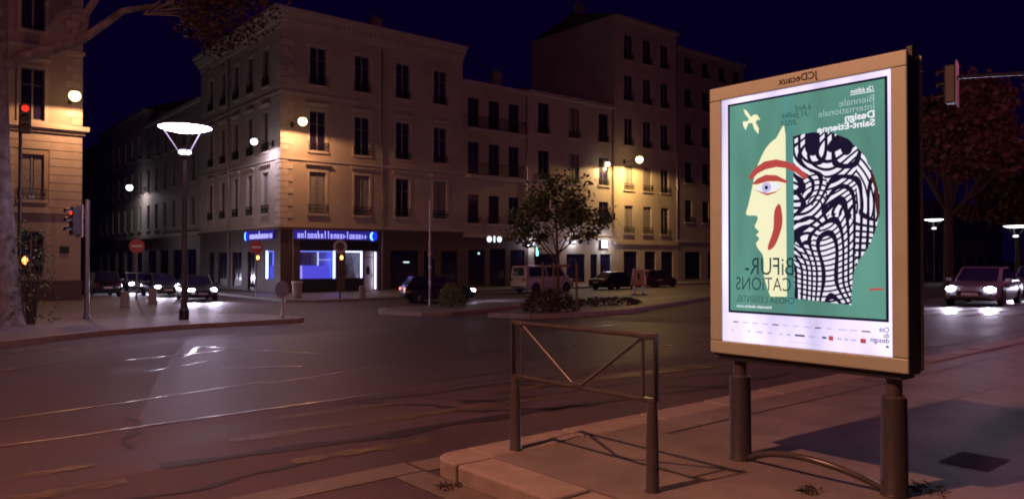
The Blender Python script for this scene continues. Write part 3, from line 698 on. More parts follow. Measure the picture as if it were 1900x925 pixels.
MB().prism(arch, lambda a, b: (a0 + .46 + a, FY + .294, .62 + b), lambda a, b: (a0 + .46 + a, FY + .299, .62 + b)).build('door_window', m_black, dr)
MB().box(a0 + .78, a0 + .82, FY + .25, FY + .299, .1, .35).build('handle', m_galv, dr)
MB().box(a1 - .13, a1 - .05, FY + .1, FY + .16, z0 + .1, z1 - .1).build('led_strip', EM('door_led', (.72, .68, 1.0), 5), dr)
(b0, b1, z0, z1) = litB[0]
w_ = put('shop_window', MB().box(UX + .50, UX + .54, b0 + .02, b1 - .02, z0 + .02, z1 - .02).mesh('shop_window', m_disp), h1)
MB().box(UX + .03, UX + .1, b1 - .22, b1 - .04, z0 + .04, z1 - .04).build('led_strip', e_blue, w_)
MB().box(UX + .2, UX + .23, b0 + .1, b1 - .3, z0 + .04, z0 + .95).build('backlit_film', e_lav, w_)
MB().box(UX + .06, UX + .12, b0 + .1, b1 - .25, z1 - .12, z1 - .05).build('led_strip', EM('led_dim', (.2, .25, 1.0), 1.2), w_)
# illuminated letters: too small to read in the picture, so letter-like strokes
def stroke_letters(place, a_start, a_end, n, height, seed):
    rnd = random.Random(seed); out = []; step = (a_end - a_start) / n
    for i in range(n):
        mb = MB(); a = a_start + step * i; wd = step * rnd.uniform(.5, .78); t = step * .2; k = (i * 5 + rnd.randrange(3)) % 6; hh = height * rnd.choice((.62, .62, .62, 1.0))
        if k in (0, 1): place(mb, a, a + t, 0, hh); place(mb, a + wd - t, a + wd, 0, height * .62); place(mb, a + t, a + wd - t, height * .48, height * .62)
        elif k in (2, 3): place(mb, a, a + t, 0, height * .62); place(mb, a + t, a + wd, 0, height * .12); place(mb, a + t, a + wd, height * .50, height * .62); place(mb, a + wd - t, a + wd, height * .12, height * .5)
        elif k == 4: place(mb, a + t, a + 2 * t, 0, height)
        else: place(mb, a, a + t, 0, hh); place(mb, a + t, a + wd, height * .26, height * .36)
        out.append(mb)
    return out
sg = thing('shop_sign', 'long glowing blue shop sign with a crescent above the lit windows', 'sign', (UX, FY, 2.72))
MB().box(.9, 7.35, -.16, -.07, .10, .72).build('sign_board', EM('sign_glow', (.09, .05, .75), .30), sg)
for m_ in stroke_letters(lambda mb, a, b, z0, z1: mb.box(a, b, -.2, -.165, .16 + z0, .16 + z1), 1.15, 6.55, 22, .52, 5): m_.build('letter', e_bluelet, sg)
def disc_logo(parent, fx):
    cr = [(math.cos(t), math.sin(t)) for t in [2 * math.pi * i / 24 for i in range(24)]]
    MB().prism([(.32 * a, .36 * b) for a, b in cr], fx(.0), fx(.05)).build('logo_disc', e_bluedisc, parent)
    t_ = [math.pi * (.62 + .76 * i / 12) for i in range(13)]
    cres = [(.29 * math.cos(t), .33 * math.sin(t)) for t in t_] + [(.06 + .29 * math.cos(t) * .66, .27 * math.sin(t)) for t in reversed(t_)]
    MB().prism(cres, fx(.052), fx(.06)).build('crescent', e_cyan, parent)
disc_logo(sg, lambda d: (lambda a, b: (6.98 + a, -.17 - d, .38 + b)))
sg2 = thing('shop_sign', 'short glowing blue shop sign on the side-street wall of the corner house', 'sign', (UX, FY, 2.72))
MB().box(-.16, -.07, .9, 6.2, .10, .72).build('sign_board', EM('sign_glow', (.09, .05, .75), .30), sg2)
for m_ in stroke_letters(lambda mb, a, b, z0, z1: mb.box(-.2, -.165, a, b, .16 + z0, .16 + z1), 1.0, 5.2, 13, .52, 8): m_.build('letter', e_bluelet, sg2)
disc_logo(sg2, lambda d: (lambda a, b: (-.17 - d, 5.75 - a, .38 + b)))

# --- the row of houses along the quay
def row_house(name, label, x0, x1, z1, wallmat, cols, rows, w, shops, gmat, gz=3.3, rails=True, balcony=(), rh=2.2, dark=True, depth=12, fasc=None, surround=False, curtains=()):
    t = thing(name, label, 'house'); f = Facade('front', FY)
    for z, h in rows:
        for a in cols: f.ops.append((a - w / 2, a + w / 2, z, z + h))
    mb = MB(); f.wall(mb, x0 + .004, x1 - .004, gz, z1); shell(mb, x0 + .004, x1 - .004, FY, FY + depth, ZF, z1, 'lr'); mb.build('wall', wallmat, t)
    f2 = Facade('front', FY); f2.ops = list(shops); mb = MB(); f2.wall(mb, x0 + .004, x1 - .004, ZF, gz, .4); mb.build('ground_floor_wall', gmat, t)
    for j, (z, h) in enumerate(rows):
        for i, a in enumerate(cols):
            add_window(f, t, a, z, w, h, 'b', rail=rails and (j not in balcony), joinery=m_wframe2 if dark else m_wframe, surround=surround, curtain=(j, i) in curtains)
        if j in balcony:
            bx0, bx1 = cols[0] - w / 2 - .3, cols[-1] + w / 2 + .3
            bl = MB().box(bx0, bx1, FY - .75, FY - .001, z - .36, z - .16).build('balcony', m_stone, t)
            mb = MB().box(bx0, bx1, FY - .74, FY - .70, z + .80, z + .84).box(bx0, bx1, FY - .74, FY - .70, z - .10, z - .06)
            n = int((bx1 - bx0) / .14)
            for q in range(n + 1):
                x = bx0 + .02 + (bx1 - bx0 - .04) * q / n; mb.box(x - .011, x + .011, FY - .731, FY - .709, z - .06, z + .80)
            for x in (bx0, bx1 - .04): mb.box(x, x + .04, FY - .699, FY - .002, z + .80, z + .84)
            mb.build('balustrade', m_railing, bl)
    MB().box(x0 + .004, x1 - .004, FY - .12, FY - .001, gz - .1, gz + .12).build('string_course', m_stone, t)
    MB().box(x0 + .004, x1 - .004, FY - .35, FY - .001, z1 - .28, z1 + .02).build('cornice', m_stone, t)
    for (a0, a1, s0, s1) in shops: shop_opening(f2, t, a0, a1, s0, s1, a1 - a0 < 1.3)
    r_ = roof(t, x0 + .004, x1 - .004, FY, FY + depth, z1 + .024, rh)
    chimney(r_, x0 + 1.2, FY + depth / 2, z1 + rh * .7)
    downpipe(t, f, x1 - .25, gz + .2, z1 - .3)
    return t
row_house('balcony_house', 'low ochre house with long iron balconies beside the corner house', 35.58, 42.61, 15.9, m_pl2, [36.7, 38.85, 41.0], [(4.35, 2.35), (8.4, 2.6), (12.2, 2.4)], 1.15,
          [(36.2, 37.9, -.7, 2.2), (38.4, 40.1, -.86, 2.3), (40.6, 42.2, -.7, 2.2)], m_brown, balcony=(1, 2), rh=1.5)
h3 = row_house('sand_house', 'sand-coloured house behind the staked young tree', 42.61, 53.58, 16.1, m_pl3, [44.43, 48.2, 52.1], [(4.7, 2.15), (8.4, 2.6), (12.5, 2.7)], 1.3,
          [(43.3, 46.4, -.7, 1.9), (47.2, 49.6, -.7, 1.9), (50.3, 51.2, -.86, 1.9), (51.6, 53.1, -.7, 1.9)], m_pl4, rh=1.5, curtains=((1, 1), (2, 1)))
row_house('tall_house', 'tall pale house lit by the brightest sodium wall lamp', 53.58, 63.32, 25.0, m_pl4, [55.66, 58.45, 61.2], [(3.95, 2.7), (8.2, 2.35), (12.55, 2.65), (16.9, 2.55), (20.95, 2.4)], 1.25,
          [(54.9, 56.9, -.7, 2.2), (58.0, 59.7, -.7, 2.2), (60.6, 62.5, -.7, 2.2)], m_pl4, gz=2.95, rh=1.5, dark=False, curtains=((0, 0), (0, 1), (1, 0), (1, 1)))
row_house('grey_house', 'tall grey house partly hidden behind the advertising panel', 63.32, 75.5, 23.6, m_pl5, [65.14, 68.17, 71.2, 74.0], [(5.35, 2.3), (9.45, 2.25), (13.45, 2.25), (17.45, 2.0), (21.0, 1.7)], 1.2,
          [(64.5, 67.2, -.7, 2.2), (68.5, 71, -.7, 2.2), (72, 74.5, -.7, 2.2)], m_pl5, rh=1.5)
row_house('end_house', 'dark house at the far end of the quay row behind the autumn tree', 75.5, 118, 15.0, m_pl2, [78 + 3.2 * i for i in range(12)], [(4.5, 2.3), (8.5, 2.3), (11.8, 1.9)], 1.2,
          [(77 + 5 * i, 80 + 5 * i, -.7, 2.2) for i in range(8)], m_pl5, rh=1.5)
fh = row_house('distant_house', 'distant sandy house between the trunks beyond the waiting cars', 122, 160, 10.5, m_pl4, [124 + 3.5 * i for i in range(11)], [(4.6, 2.2), (7.6, 1.9)], 1.2, [(123 + 5 * i, 126 + 5 * i, -.7, 2.2) for i in range(7)], m_pl4, rh=1.5)
# small lit shop signs in the row
s_ = thing('lit_shop_sign', 'small white glowing lettering over the balcony house shop', 'sign', (38.8, FY, 2.75))
MB().box(-.9, .9, -.10, -.002, .0, .66).build('sign_board', m_black, s_)
def ring_letter(x, r): return MB().lathe([(r * .62, -.11), (r * .62, -.16), (r, -.16), (r, -.11)], (x, 0, .33), 16, 'y')
ring_letter(-.56, .25)  .build('letter', EM('white_letters', (.8, .82, 1), 1.6), s_, True); MB().box(-.10, .04, -.16, -.11, .08, .60)  .build('letter', EM('white_letters', (.8, .82, 1), 1.6), s_); ring_letter(.50, .24)  .build('letter', EM('white_letters', (.8, .82, 1), 1.6), s_, True)
def wall_light(label, x, z, sx, sz, emat, power, color, y=FY, group='small lights on the shop fronts'):
    t = thing('shop_light', label, 'light', (x, y, z), group=group)
    MB().box(-sx / 2 - .03, sx / 2 + .03, -.16, -.002, -sz / 2 - .03, sz / 2 + .03).build('housing', m_darkmetal, t)
    MB().box(-sx / 2, sx / 2, -.2, -.161, -sz / 2, sz / 2).build('lens', emat, t)
    if power: lamp('bulb_light', t, (0, -.45, 0), power, color, radius=.1)
wall_light('white light between the balcony house and the sand house', 42.75, 2.75, .7, .35, EM('shop_white', (.8, .8, 1), 3), 60, COOL)
wall_light('tall green pharmacy light on the sand house', 43.5, 2.1, .22, .75, e_green, 0, COOL)
wall_light('square white lit box on the sand house shopfront', 52.0, 2.85, .75, .75, EM('shop_white', (.8, .8, 1), 3), 120, COOL)
wall_light('twin bluish spots behind the young tree crown', 47.9, 3.0, .5, .25, EM('shop_white', (.8, .8, 1), 3), 60, COOL)
wall_light('pair of pale bulbs in the dark shop of the corner house', 30.2, 1.2, .5, .1, EM('shop_dim', (.6, .8, .8), 1.4), 0, COOL)
wall_light('single pale bulb in the balcony house doorway', 37.1, 1.9, .16, .16, EM('shop_dim', (.6, .8, .8), 1.4), 0, COOL)

# --- rusticated house on the left
h0 = thing('rusticated_house', 'stone house with banded masonry at the mouth of the side street', 'house')
f0 = Facade('front', 48.0); X1 = 8.33
rows0 = [(.45, 2.5), (4.65, 2.5), (8.98, 2.85), (13.9, 2.7)]; cols0 = [-3.5, -.35, 2.8, 5.97]
for z, h in rows0:
    for a in cols0: f0.ops.append((a - .56, a + .56, z, z + h))
mb = MB(); f0.wall(mb, -12, X1, ZF - .1, 21); shell(mb, -12, X1, 48, 66, ZF - .1, 21, 'lr'); mb.build('wall', m_pl2, h0)
for j, (z, h) in enumerate(rows0):
    for a in cols0[2:]: add_window(f0, h0, a, z, 1.12, h, 'c', rail=(j == 1), surround=(j > 1), hood=(j > 1), curtain=(j == 1))
for k in range(9):                                               # banded masonry between openings
    z = 4.3 + k * .45
    segs = [(-12, X1 + .03)] if not (4.3 < z + .2 < 7.3) else [(-12, -4.3), (-2.7, -1.15), (.45, 2.0), (3.6, 5.17), (6.77, X1 + .03)]
    for s0, s1 in segs: MB().box(s0, s1, 47.955, 47.999, z, z + .415).build('stone_band', m_stone, h0)
for z0, z1, d in ((3.95, 4.25, .12), (8.38, 8.6, .16), (8.6, 8.85, .34), (12.9, 13.1, .14)):
    MB().box(-12, X1 + d, 48 - d, 47.999, z0, z1).build('string_course', m_stone, h0)
MB().box(-12, X1 + .05, 47.93, 47.999, ZF - .1, .25).build('plinth', m_brown, h0)
for k in range(22): MB().box(X1 - (.8 if k % 2 else .5), X1 + .03, 47.955, 47.999, 8.95 + .42 * k, 8.95 + .42 * k + .385).build('quoin', m_stone, h0)
MB().box(7.3, 7.75, 47.95, 47.998, 1.75, 2.15).build('street_plate', m_black, h0)

# --- houses down the side street
def street_house(label, y0, y1, z1, wallmat, cols, rows, w, shops):
    t = thing('street_house', label, 'house', group='houses down the side street'); f = Facade('street', UX)
    for z, h in rows:
        for a in cols: f.ops.append((a - w / 2, a + w / 2, z, z + h))
    f.ops += shops
    mb = MB(); f.wall(mb, y0 + .004, y1 - .004, ZF, z1); shell(mb, UX, UX + 14, y0 + .004, y1 - .004, ZF, z1, 'fr'); mb.build('wall', wallmat, t)
    for z, h in rows:
        for a in cols: add_window(f, t, a, z, w, h, 'd', rail=False)
    for (a0, a1, s0, s1) in shops: shop_opening(f, t, a0, a1, s0, s1)
    for z in (3.5, z1 - .3): MB().box(UX - .3, UX - .001, y0 + .004, y1 - .004, z, z + .3).build('string_course', m_stone, t)
    MB().add([(UX - .3, y0 + .004, z1 + .004), (UX - .3, y1 - .004, z1 + .004), (UX + 7, y1 - .004, z1 + 2.5), (UX + 7, y0 + .004, z1 + 2.5), (UX + 14, y0 + .004, z1 + .004), (UX + 14, y1 - .004, z1 + .004)], [(0, 1, 2, 3), (3, 2, 5, 4), (0, 3, 4), (1, 5, 2)]).build('roof', m_roof, t)
    return t
street_house('side-street house next behind the corner house', 66, 84, 15.2, m_pl5, [68 + 2.9 * i for i in range(6)], [(4.4, 2.5), (8.2, 2.4), (11.6, 2.2)], 1.1, [(67 + 4.2 * i, 70 + 4.2 * i, -.8, 2.3) for i in range(4)])
street_house('side-street house under the white wall lamp', 84, 106, 17, m_pl4, [86 + 3.0 * i for i in range(7)], [(4.4, 2.5), (8.2, 2.4), (12, 2.3)], 1.1, [(85 + 4.2 * i, 88 + 4.2 * i, -.8, 2.3) for i in range(5)])
street_house('farthest house down the side street', 106, 175, 16, m_pl5, [109 + 4.2 * i for i in range(15)], [(4.4, 2.5), (8.2, 2.4), (12, 2.3)], 1.1, [])

# ------------------------------------------------------------------ lamps
def globe_lamp(label, wall_pt, out, power, color, emat, r=.24, drop=.0, size=179, parent_group=None):
    """wall bracket, hood and glowing globe; `out` is the outward vector of the arm"""
    x, y, z = wall_pt; t = thing('wall_lamp', label, 'lamp', wall_pt, group=parent_group)
    o = Vector((out[0], out[1], 0)); e = o
    MB().box(-.08, .08, -.08, .08, -.2, .2).build('wall_plate', m_darkmetal, t, bevel=.02)
    MB().tube([(0, 0, -.1), tuple(o * .5 + Vector((0, 0, .05))), tuple(e + Vector((0, 0, .22 + r)))], .03, 8).build('arm', m_darkmetal, t, True)
    lamp('upper_glow_light', t, (e.x, e.y, r + .40), power * .006, color, 'POINT', .12)
    MB().lathe([(.03, r + .12), (.08, r + .10), (r * .62, r * .80), (r * .62, r * .76), (.06, r + .04)], (e.x, e.y, 0), 20).build('hood', m_darkmetal, t, True)
    MB().ball((e.x, e.y, 0), r, 18, 12).build('globe', emat, t, True)
    lamp('bulb_light', t, (e.x, e.y, -r - .03), power, color, 'SPOT', .12, (0, 0, 0), size, .18)
    return t
globe_lamp('glaring sodium lamp on the rusticated house wall', (7.72, 47.95, 10.3), (0, -1.5), 1000, WARM, e_warm, .30)
globe_lamp('warm sodium lamp on the corner of the cream house', (21.15, 48.93, 10.6), (0, -1.7), 1250, WARM, e_warm, .30)
globe_lamp('white lamp on the side-street wall of the corner house', (UX - .07, 50.2, 9.4), (-1.3, 0), 560, (.85, .72, 1.0), e_cool, .22)
globe_lamp('white lamp far down the side street', (UX - .07, 83.5, 8.7), (-1.5, 0), 320, (.9, .8, .95), e_cool, .30)
globe_lamp('brilliant sodium lamp on the tall pale house wall', (54.95, 48.93, 10.9), (0, -1.9), 2600, (1.0, .58, .20), e_warm, .36)
globe_lamp('small pale lamp on the sand house near the downpipe', (51.6, 48.93, 10.3), (0, -.9), 400, (1.0, .7, .35), EM('pale_globe', (1, .9, .75), 6), .22)

def dish_lamp(label, x, y, z0, h, rd, power_mat, scale=1.0):
    t = thing('dish_street_lamp', label, 'street lamp', (x, y, z0), group='dish lamps along the quay')
    pb = MB().lathe([(.17, 0), (.17, .35), (.11, .42), (.085, h * .55), (.07, h - 1.05), (.12, h - 1.0), (.12, h - .92)], (0, 0, 0), 16).build('pole', m_darkmetal, t, True)
    MB().lathe([(.12, h - .92), (.22, h - .86), (.20, h - .76), (.10, h - .74)], (0, 0, 0), 16).build('projector', EM('projector_glow', (.9, .84, 1), 3), t, True)
    for k in range(3):
        a = k * 2.094 + .5; MB().cyl((.2 * math.cos(a), .2 * math.sin(a), h - .84), (rd * .86 * math.cos(a), rd * .86 * math.sin(a), h + .02),   .022, n=8).build('strut', m_darkmetal, t, True)
    d = MB().lathe([(rd, h + .05), (rd * .9, h + .12), (rd * .3, h + .2), (.02, h + .21)], (0, 0, 0), 36).build('dish', m_white, t, True)
    MB().lathe([(rd - .005, h + .045), (rd * .8, h - .02), (rd * .5, h - .085), (.02, h - .11)], (0, 0, 0), 36).build('reflector', power_mat, d, True)  # underside emits by itself in place of reflecting the projector
    return t
dish_lamp('slim lamp post with a glowing white dish on the raised pavement', 8.05, 27.8, zr(27.8) + .14, 6.75, .88, e_dish)
dish_lamp('distant dish lamp behind the autumn tree trunk', 80.45, 30.6, zr(33), 6.35, .85, EM('far_dish', (.9, .9, 1), 10))
dish_lamp('distant dish lamp beyond the waiting cars', 75.2, 22.0, zr(22), 4.9, .9, EM('far_dish', (.9, .9, 1), 10))

# unseen quay lamps: first lights the foreground, rest added to lift road and facades
def quay_lamp(label, bx, by, hx, hy, h, power, color):
    z0 = zr(by); t = thing('quay_lamp', label, 'street lamp', (bx, by, z0), group='tall quay lamps')
    d = Vector((hx - bx, hy - by, 0)); H = h - z0
    MB().lathe([(.2, 0), (.2, .5), (.11, .6), (.07, H - .2)], (0, 0, 0), 14).build('pole', m_darkmetal, t, True)
    MB().tube([(0, 0, H - .4), tuple(d * .3 + Vector((0, 0, H + .25))), tuple(d + Vector((0, 0, H + .2)))], .045, 8).build('arm', m_darkmetal, t, True)
    MB().box(d.x - .35, d.x + .35, d.y - .18, d.y + .18, H + .06, H + .24).build('lantern', m_darkmetal, t, bevel=.04)
    MB().box(d.x - .25, d.x + .25, d.y - .13, d.y + .13, H + .03, H + .058).build('lens', e_warm, t)
    lamp('bulb_light', t, (d.x, d.y, H - .05), power, color, 'POINT', .10)
quay_lamp('tall sodium lamp standing left of the pedestrian railing', -4.6, 3.2, -2.1, 3.75, 8.0, 3900, (1.0, .39, .25))
quay_lamp('added unseen pink lamp farther along the quay pavement', 27, 1.5, 27, 4.2, 9.0, 1150, (1.0, .20, .50))
quay_lamp('added unseen pink lamp far up the quay pavement', 56, 1.5, 56, 4.2, 9.0, 700, (1.0, .20, .50))
quay_lamp('added unseen pink lamp on the plaza by the plane tree', -9, 27, -7, 29, 9.0, 800, (1.0, .30, .42))
quay_lamp('added pink lamp on the long island, hidden behind the advertising panel', 49, 29.6, 49, 31.5, 9.5, 220, (1.0, .25, .45))

# ------------------------------------------------------------------ signals, signs and bollards
def signal_head(parent, c, face, board=False, red=True, n=3, s=1.0, top_red=True):
    """three-lens head; `face` is the horizontal direction the lenses look towards"""
    f = Vector((face[0], face[1], 0)).normalized(); a = math.atan2(f.x, -f.y)      # local -Y looks along face
    hd = MB().box(-.15 * s, .15 * s, -.12 * s, .12 * s, -.45 * s, .45 * s).build('signal_head', M('signal_housing', (.075, .065, .065), .5), parent, bevel=.03)
    hd.location = c; hd.rotation_euler = (0, 0, a)
    for i in range(n):
        z = (.29 - .29 * i) * s
        MB().lathe([(.001, -.135 * s), (.095 * s, -.128 * s), (.10 * s, -.118 * s)], (0, 0, z), 16, 'y').build('lens', e_red if (i == 0 and red) else m_trim, hd, True)
        vis = [(.115 * s * math.cos(t), z + .115 * s * math.sin(t)) for t in [math.pi * k / 8 for k in range(9)]]
        mb = MB()
        for p, q in zip(vis[:-1], vis[1:]): mb.quad((p[0], -.12 * s, p[1]), (q[0], -.12 * s, q[1]), (q[0] * .98, -.30 * s, q[1] - .02), (p[0] * .98, -.30 * s, p[1] - .02))
        mb.build('visor', m_black, hd)
    if board: MB().box(-.24 * s, .24 * s, .125 * s, .15 * s, -.52 * s, .52 * s).build('backing_board', m_white, hd, bevel=.02)
    return hd
def repeater(parent, c, face, mat=None):
    f = Vector((face[0], face[1], 0)).normalized(); a = math.atan2(f.x, -f.y)
    o = MB().box(-.10, .10, -.06, .08, -.22, .22).build('repeater_box', m_black, parent, bevel=.02); o.location = c; o.rotation_euler = (0, 0, a)
    MB().ball((0, -.075, .0), .085, 12, 8, 1.6).build('repeater_lens', mat or e_amber, o, True); return o
def pole(parent, h, r=.06, mat=None): return MB().lathe([(r * 1.5, 0), (r * 1.5, .12), (r, .16), (r, h), (r * .6, h + .02)], (0, 0, 0), 12).build('pole', mat or m_darkmetal, parent, True)
TOCAM = (-.5, -.85)
def gz(x, y): return zr(y) + .14
t = thing('traffic_signal', 'tall dark mast signal showing red before the rusticated house', 'traffic signal', (3.5, 31.0, gz(0, 31)))
pole(t, 7.6, .055); signal_head(t, (.14, -.05, 7.15), (-.15, -1), s=1.15); repeater(t, (.16, -.1, 2.2), (-.25, -1))
t = thing('traffic_signal', 'grey post signal in profile with a pale backing board showing red', 'traffic signal', (5.87, 32.6, gz(0, 32.6)))
pole(t, 4.55, .085, m_galv); signal_head(t, (-.42, .0, 3.75), (-1.0, -.25), board=True, s=1.2); MB().cyl((-.25, 0, 3.9), (0, 0, 3.9), .03).build('bracket', m_galv, t); MB().cyl((-.25, 0, 3.6), (0, 0, 3.6), .03).build('bracket', m_galv, t)
def round_sign(name, label, x, y, z0, hs, r, face, frontmat, bar=None, rep=None, ring=None, group=None, ph=None):
    t = thing(name, label, 'sign', (x, y, z0), math.atan2(face[0], -face[1]), group)
    pole(t, ph or hs + r, .04, m_galv if ring is None else m_darkmetal)
    d = MB().lathe([(.001, -.062), (r, -.062), (r, -.045), (.001, -.045)], (0, 0, hs), 28, 'y').build('sign_disc', frontmat, t)
    if bar: MB().box(-r * .68, r * .68, -.066, -.0625, hs - r * .15, hs + r * .15).build('sign_bar', bar, d)
    if ring: MB().lathe([(r * .62, -.066), (r * .64, -.0665), (.001, -.0668)], (0, 0, hs), 24, 'y').build('sign_field', ring, d)
    if rep: repeater(t, (.08, -.08, rep), (0, -1)).rotation_euler = (0, 0, 0)
    return t
m_signgrey = M('sign_back_grey', (.22, .2, .2), .5, .3)
round_sign('no_entry_sign', 'red no-entry sign on a post in the side street', 10.9, 46.6, gz(0, 46.6), 3.05, .40, (-.25, -1), m_redsign, m_plate, ph=3.4)
round_sign('no_entry_sign', 'red no-entry sign over an amber lamp by the corner shop', 17.75, 46.4, gz(0, 46.4), 3.05, .40, (-.35, -1), m_redsign, m_plate, rep=2.4)
round_sign('round_sign', 'round pale-rimmed sign over an amber lamp before the blue shop', 20.6, 40.7, gz(0, 40.7), 3.05, .40, (-.45, -1), m_plate, None, rep=2.4, ring=M('sign_dark_field', (.09, .07, .08), .5))
round_sign('round_sign', 'low round grey sign at the tip of the raised pavement', 10.75, 25.6, gz(0, 25.6), 1.0, .30, (-.9, -.5), m_signgrey, ph=1.05)
t = thing('sign_mast', 'slim striped mast on the island with the round bush', 'mast', (19.2, 29.0, gz(0, 29.0)))
pole(t, 4.9, .05, m_galv)
for z in (1.05, 1.75, 2.35): MB().cyl((0, 0, z), (0, 0, z + .14), .058, n=12).build('reflective_band', m_white, t, True)
signal_head(t, (.16, .1, 2.6), (1, .3), red=False, s=.9)
# overhead signal reaching over the road
t = thing('overhead_signal', 'signal with pale backing board hanging from an arm over the road', 'traffic signal', (17.9, 3.3, 0))
pole(t, 5.3, .09, m_galv); MB().cyl((0, 0, 5.05), (-2.52, 2.10, 4.85), .04, .032).build('arm', m_galv, t, True)
hd = signal_head(t, (-2.58, 2.22, 4.72), (-.25, .97), board=True, red=False, s=.80)
def bollard(label, x, y, r, h, mat, cap=True):
    t = thing('bollard', label, 'bollard', (x, y, gz(x, y)), group='bollards before the houses')
    MB().lathe([(r * 1.12, 0), (r * 1.1, .06), (r, .09), (r * .9, h - .1), (r * .86, h - .09)], (0, 0, 0), 20).build('shaft', mat, t, True)
    MB().lathe([(r * .95, h - .09), (r, h - .05), (r * .8, h), (.02, h + .03)], (0, 0, 0), 20).build('cap', mat, t, True)
bollard('stone bollard on the raised pavement nearer the rusticated house', 8.75, 39.6, .21, .75, m_concrete)
bollard('stone bollard on the raised pavement nearer the side-street cars', 10.4, 41.2, .21, .78, m_concrete)
bollard('stone bollard before the door of the blue shop', 21.9, 40.4, .20, .70, m_concrete)
t = thing('litter_bin', 'pale open litter bin on the pavement corner by the shop', 'litter bin', (18.9, 42.9, gz(0, 43)))
MB().lathe([(.24, 0), (.27, .08), (.25, .1), (.30, .88)], (0, 0, 0), 20).build('body', M('bin_paint', (.45, .38, .30), .5), t, True)
MB().lathe([(.33, .88), (.34, .92), (.33, .98), (.26, .98), (.24, .90)], (0, 0, 0), 20).build('rim', m_white, t, True)
# works barrier on white legs
t = thing('works_board', 'orange works board on two white reflective legs at the island edge', 'barrier', (41.0, 35.2, zr(35)), math.atan2(-.55, .85))
m_orange = M('works_orange', (.50, .24, .09), .5, c2=(.38, .17, .07), scale=3)
MB().prism([(-.62, .55), (.62, .55), (.5, 1.1), (.42, 1.75), (-.42, 1.75), (-.5, 1.1)], lambda a, b: (a, -.03, b), lambda a, b: (a, .03, b)).build('board', m_orange, t)
for x in (-.33, .33): MB().box(x - .09, x + .09, -.05, .05, 0, .54).build('leg', m_white, t)
MB().box(.42, .52, -.05, -.031, .6, 1.3).build('reflector', m_white, t)
MB().prism([(-.44, 1.2), (-.40, 1.2), (-.36, 1.7), (.36, 1.7), (.40, 1.2), (.44, 1.2), (.40, 1.76), (-.40, 1.76)], lambda a, b: (a, -.045, b), lambda a, b: (a, -.031, b)).build('edge_strip', m_white, t)
MB().box(-.6, .6, -.045, -.031, .56, .64).build('edge_strip', m_redsign, t)
MB().box(-.07, .07, -.045, -.031, 1.0, 1.45).build('symbol', m_black, t)

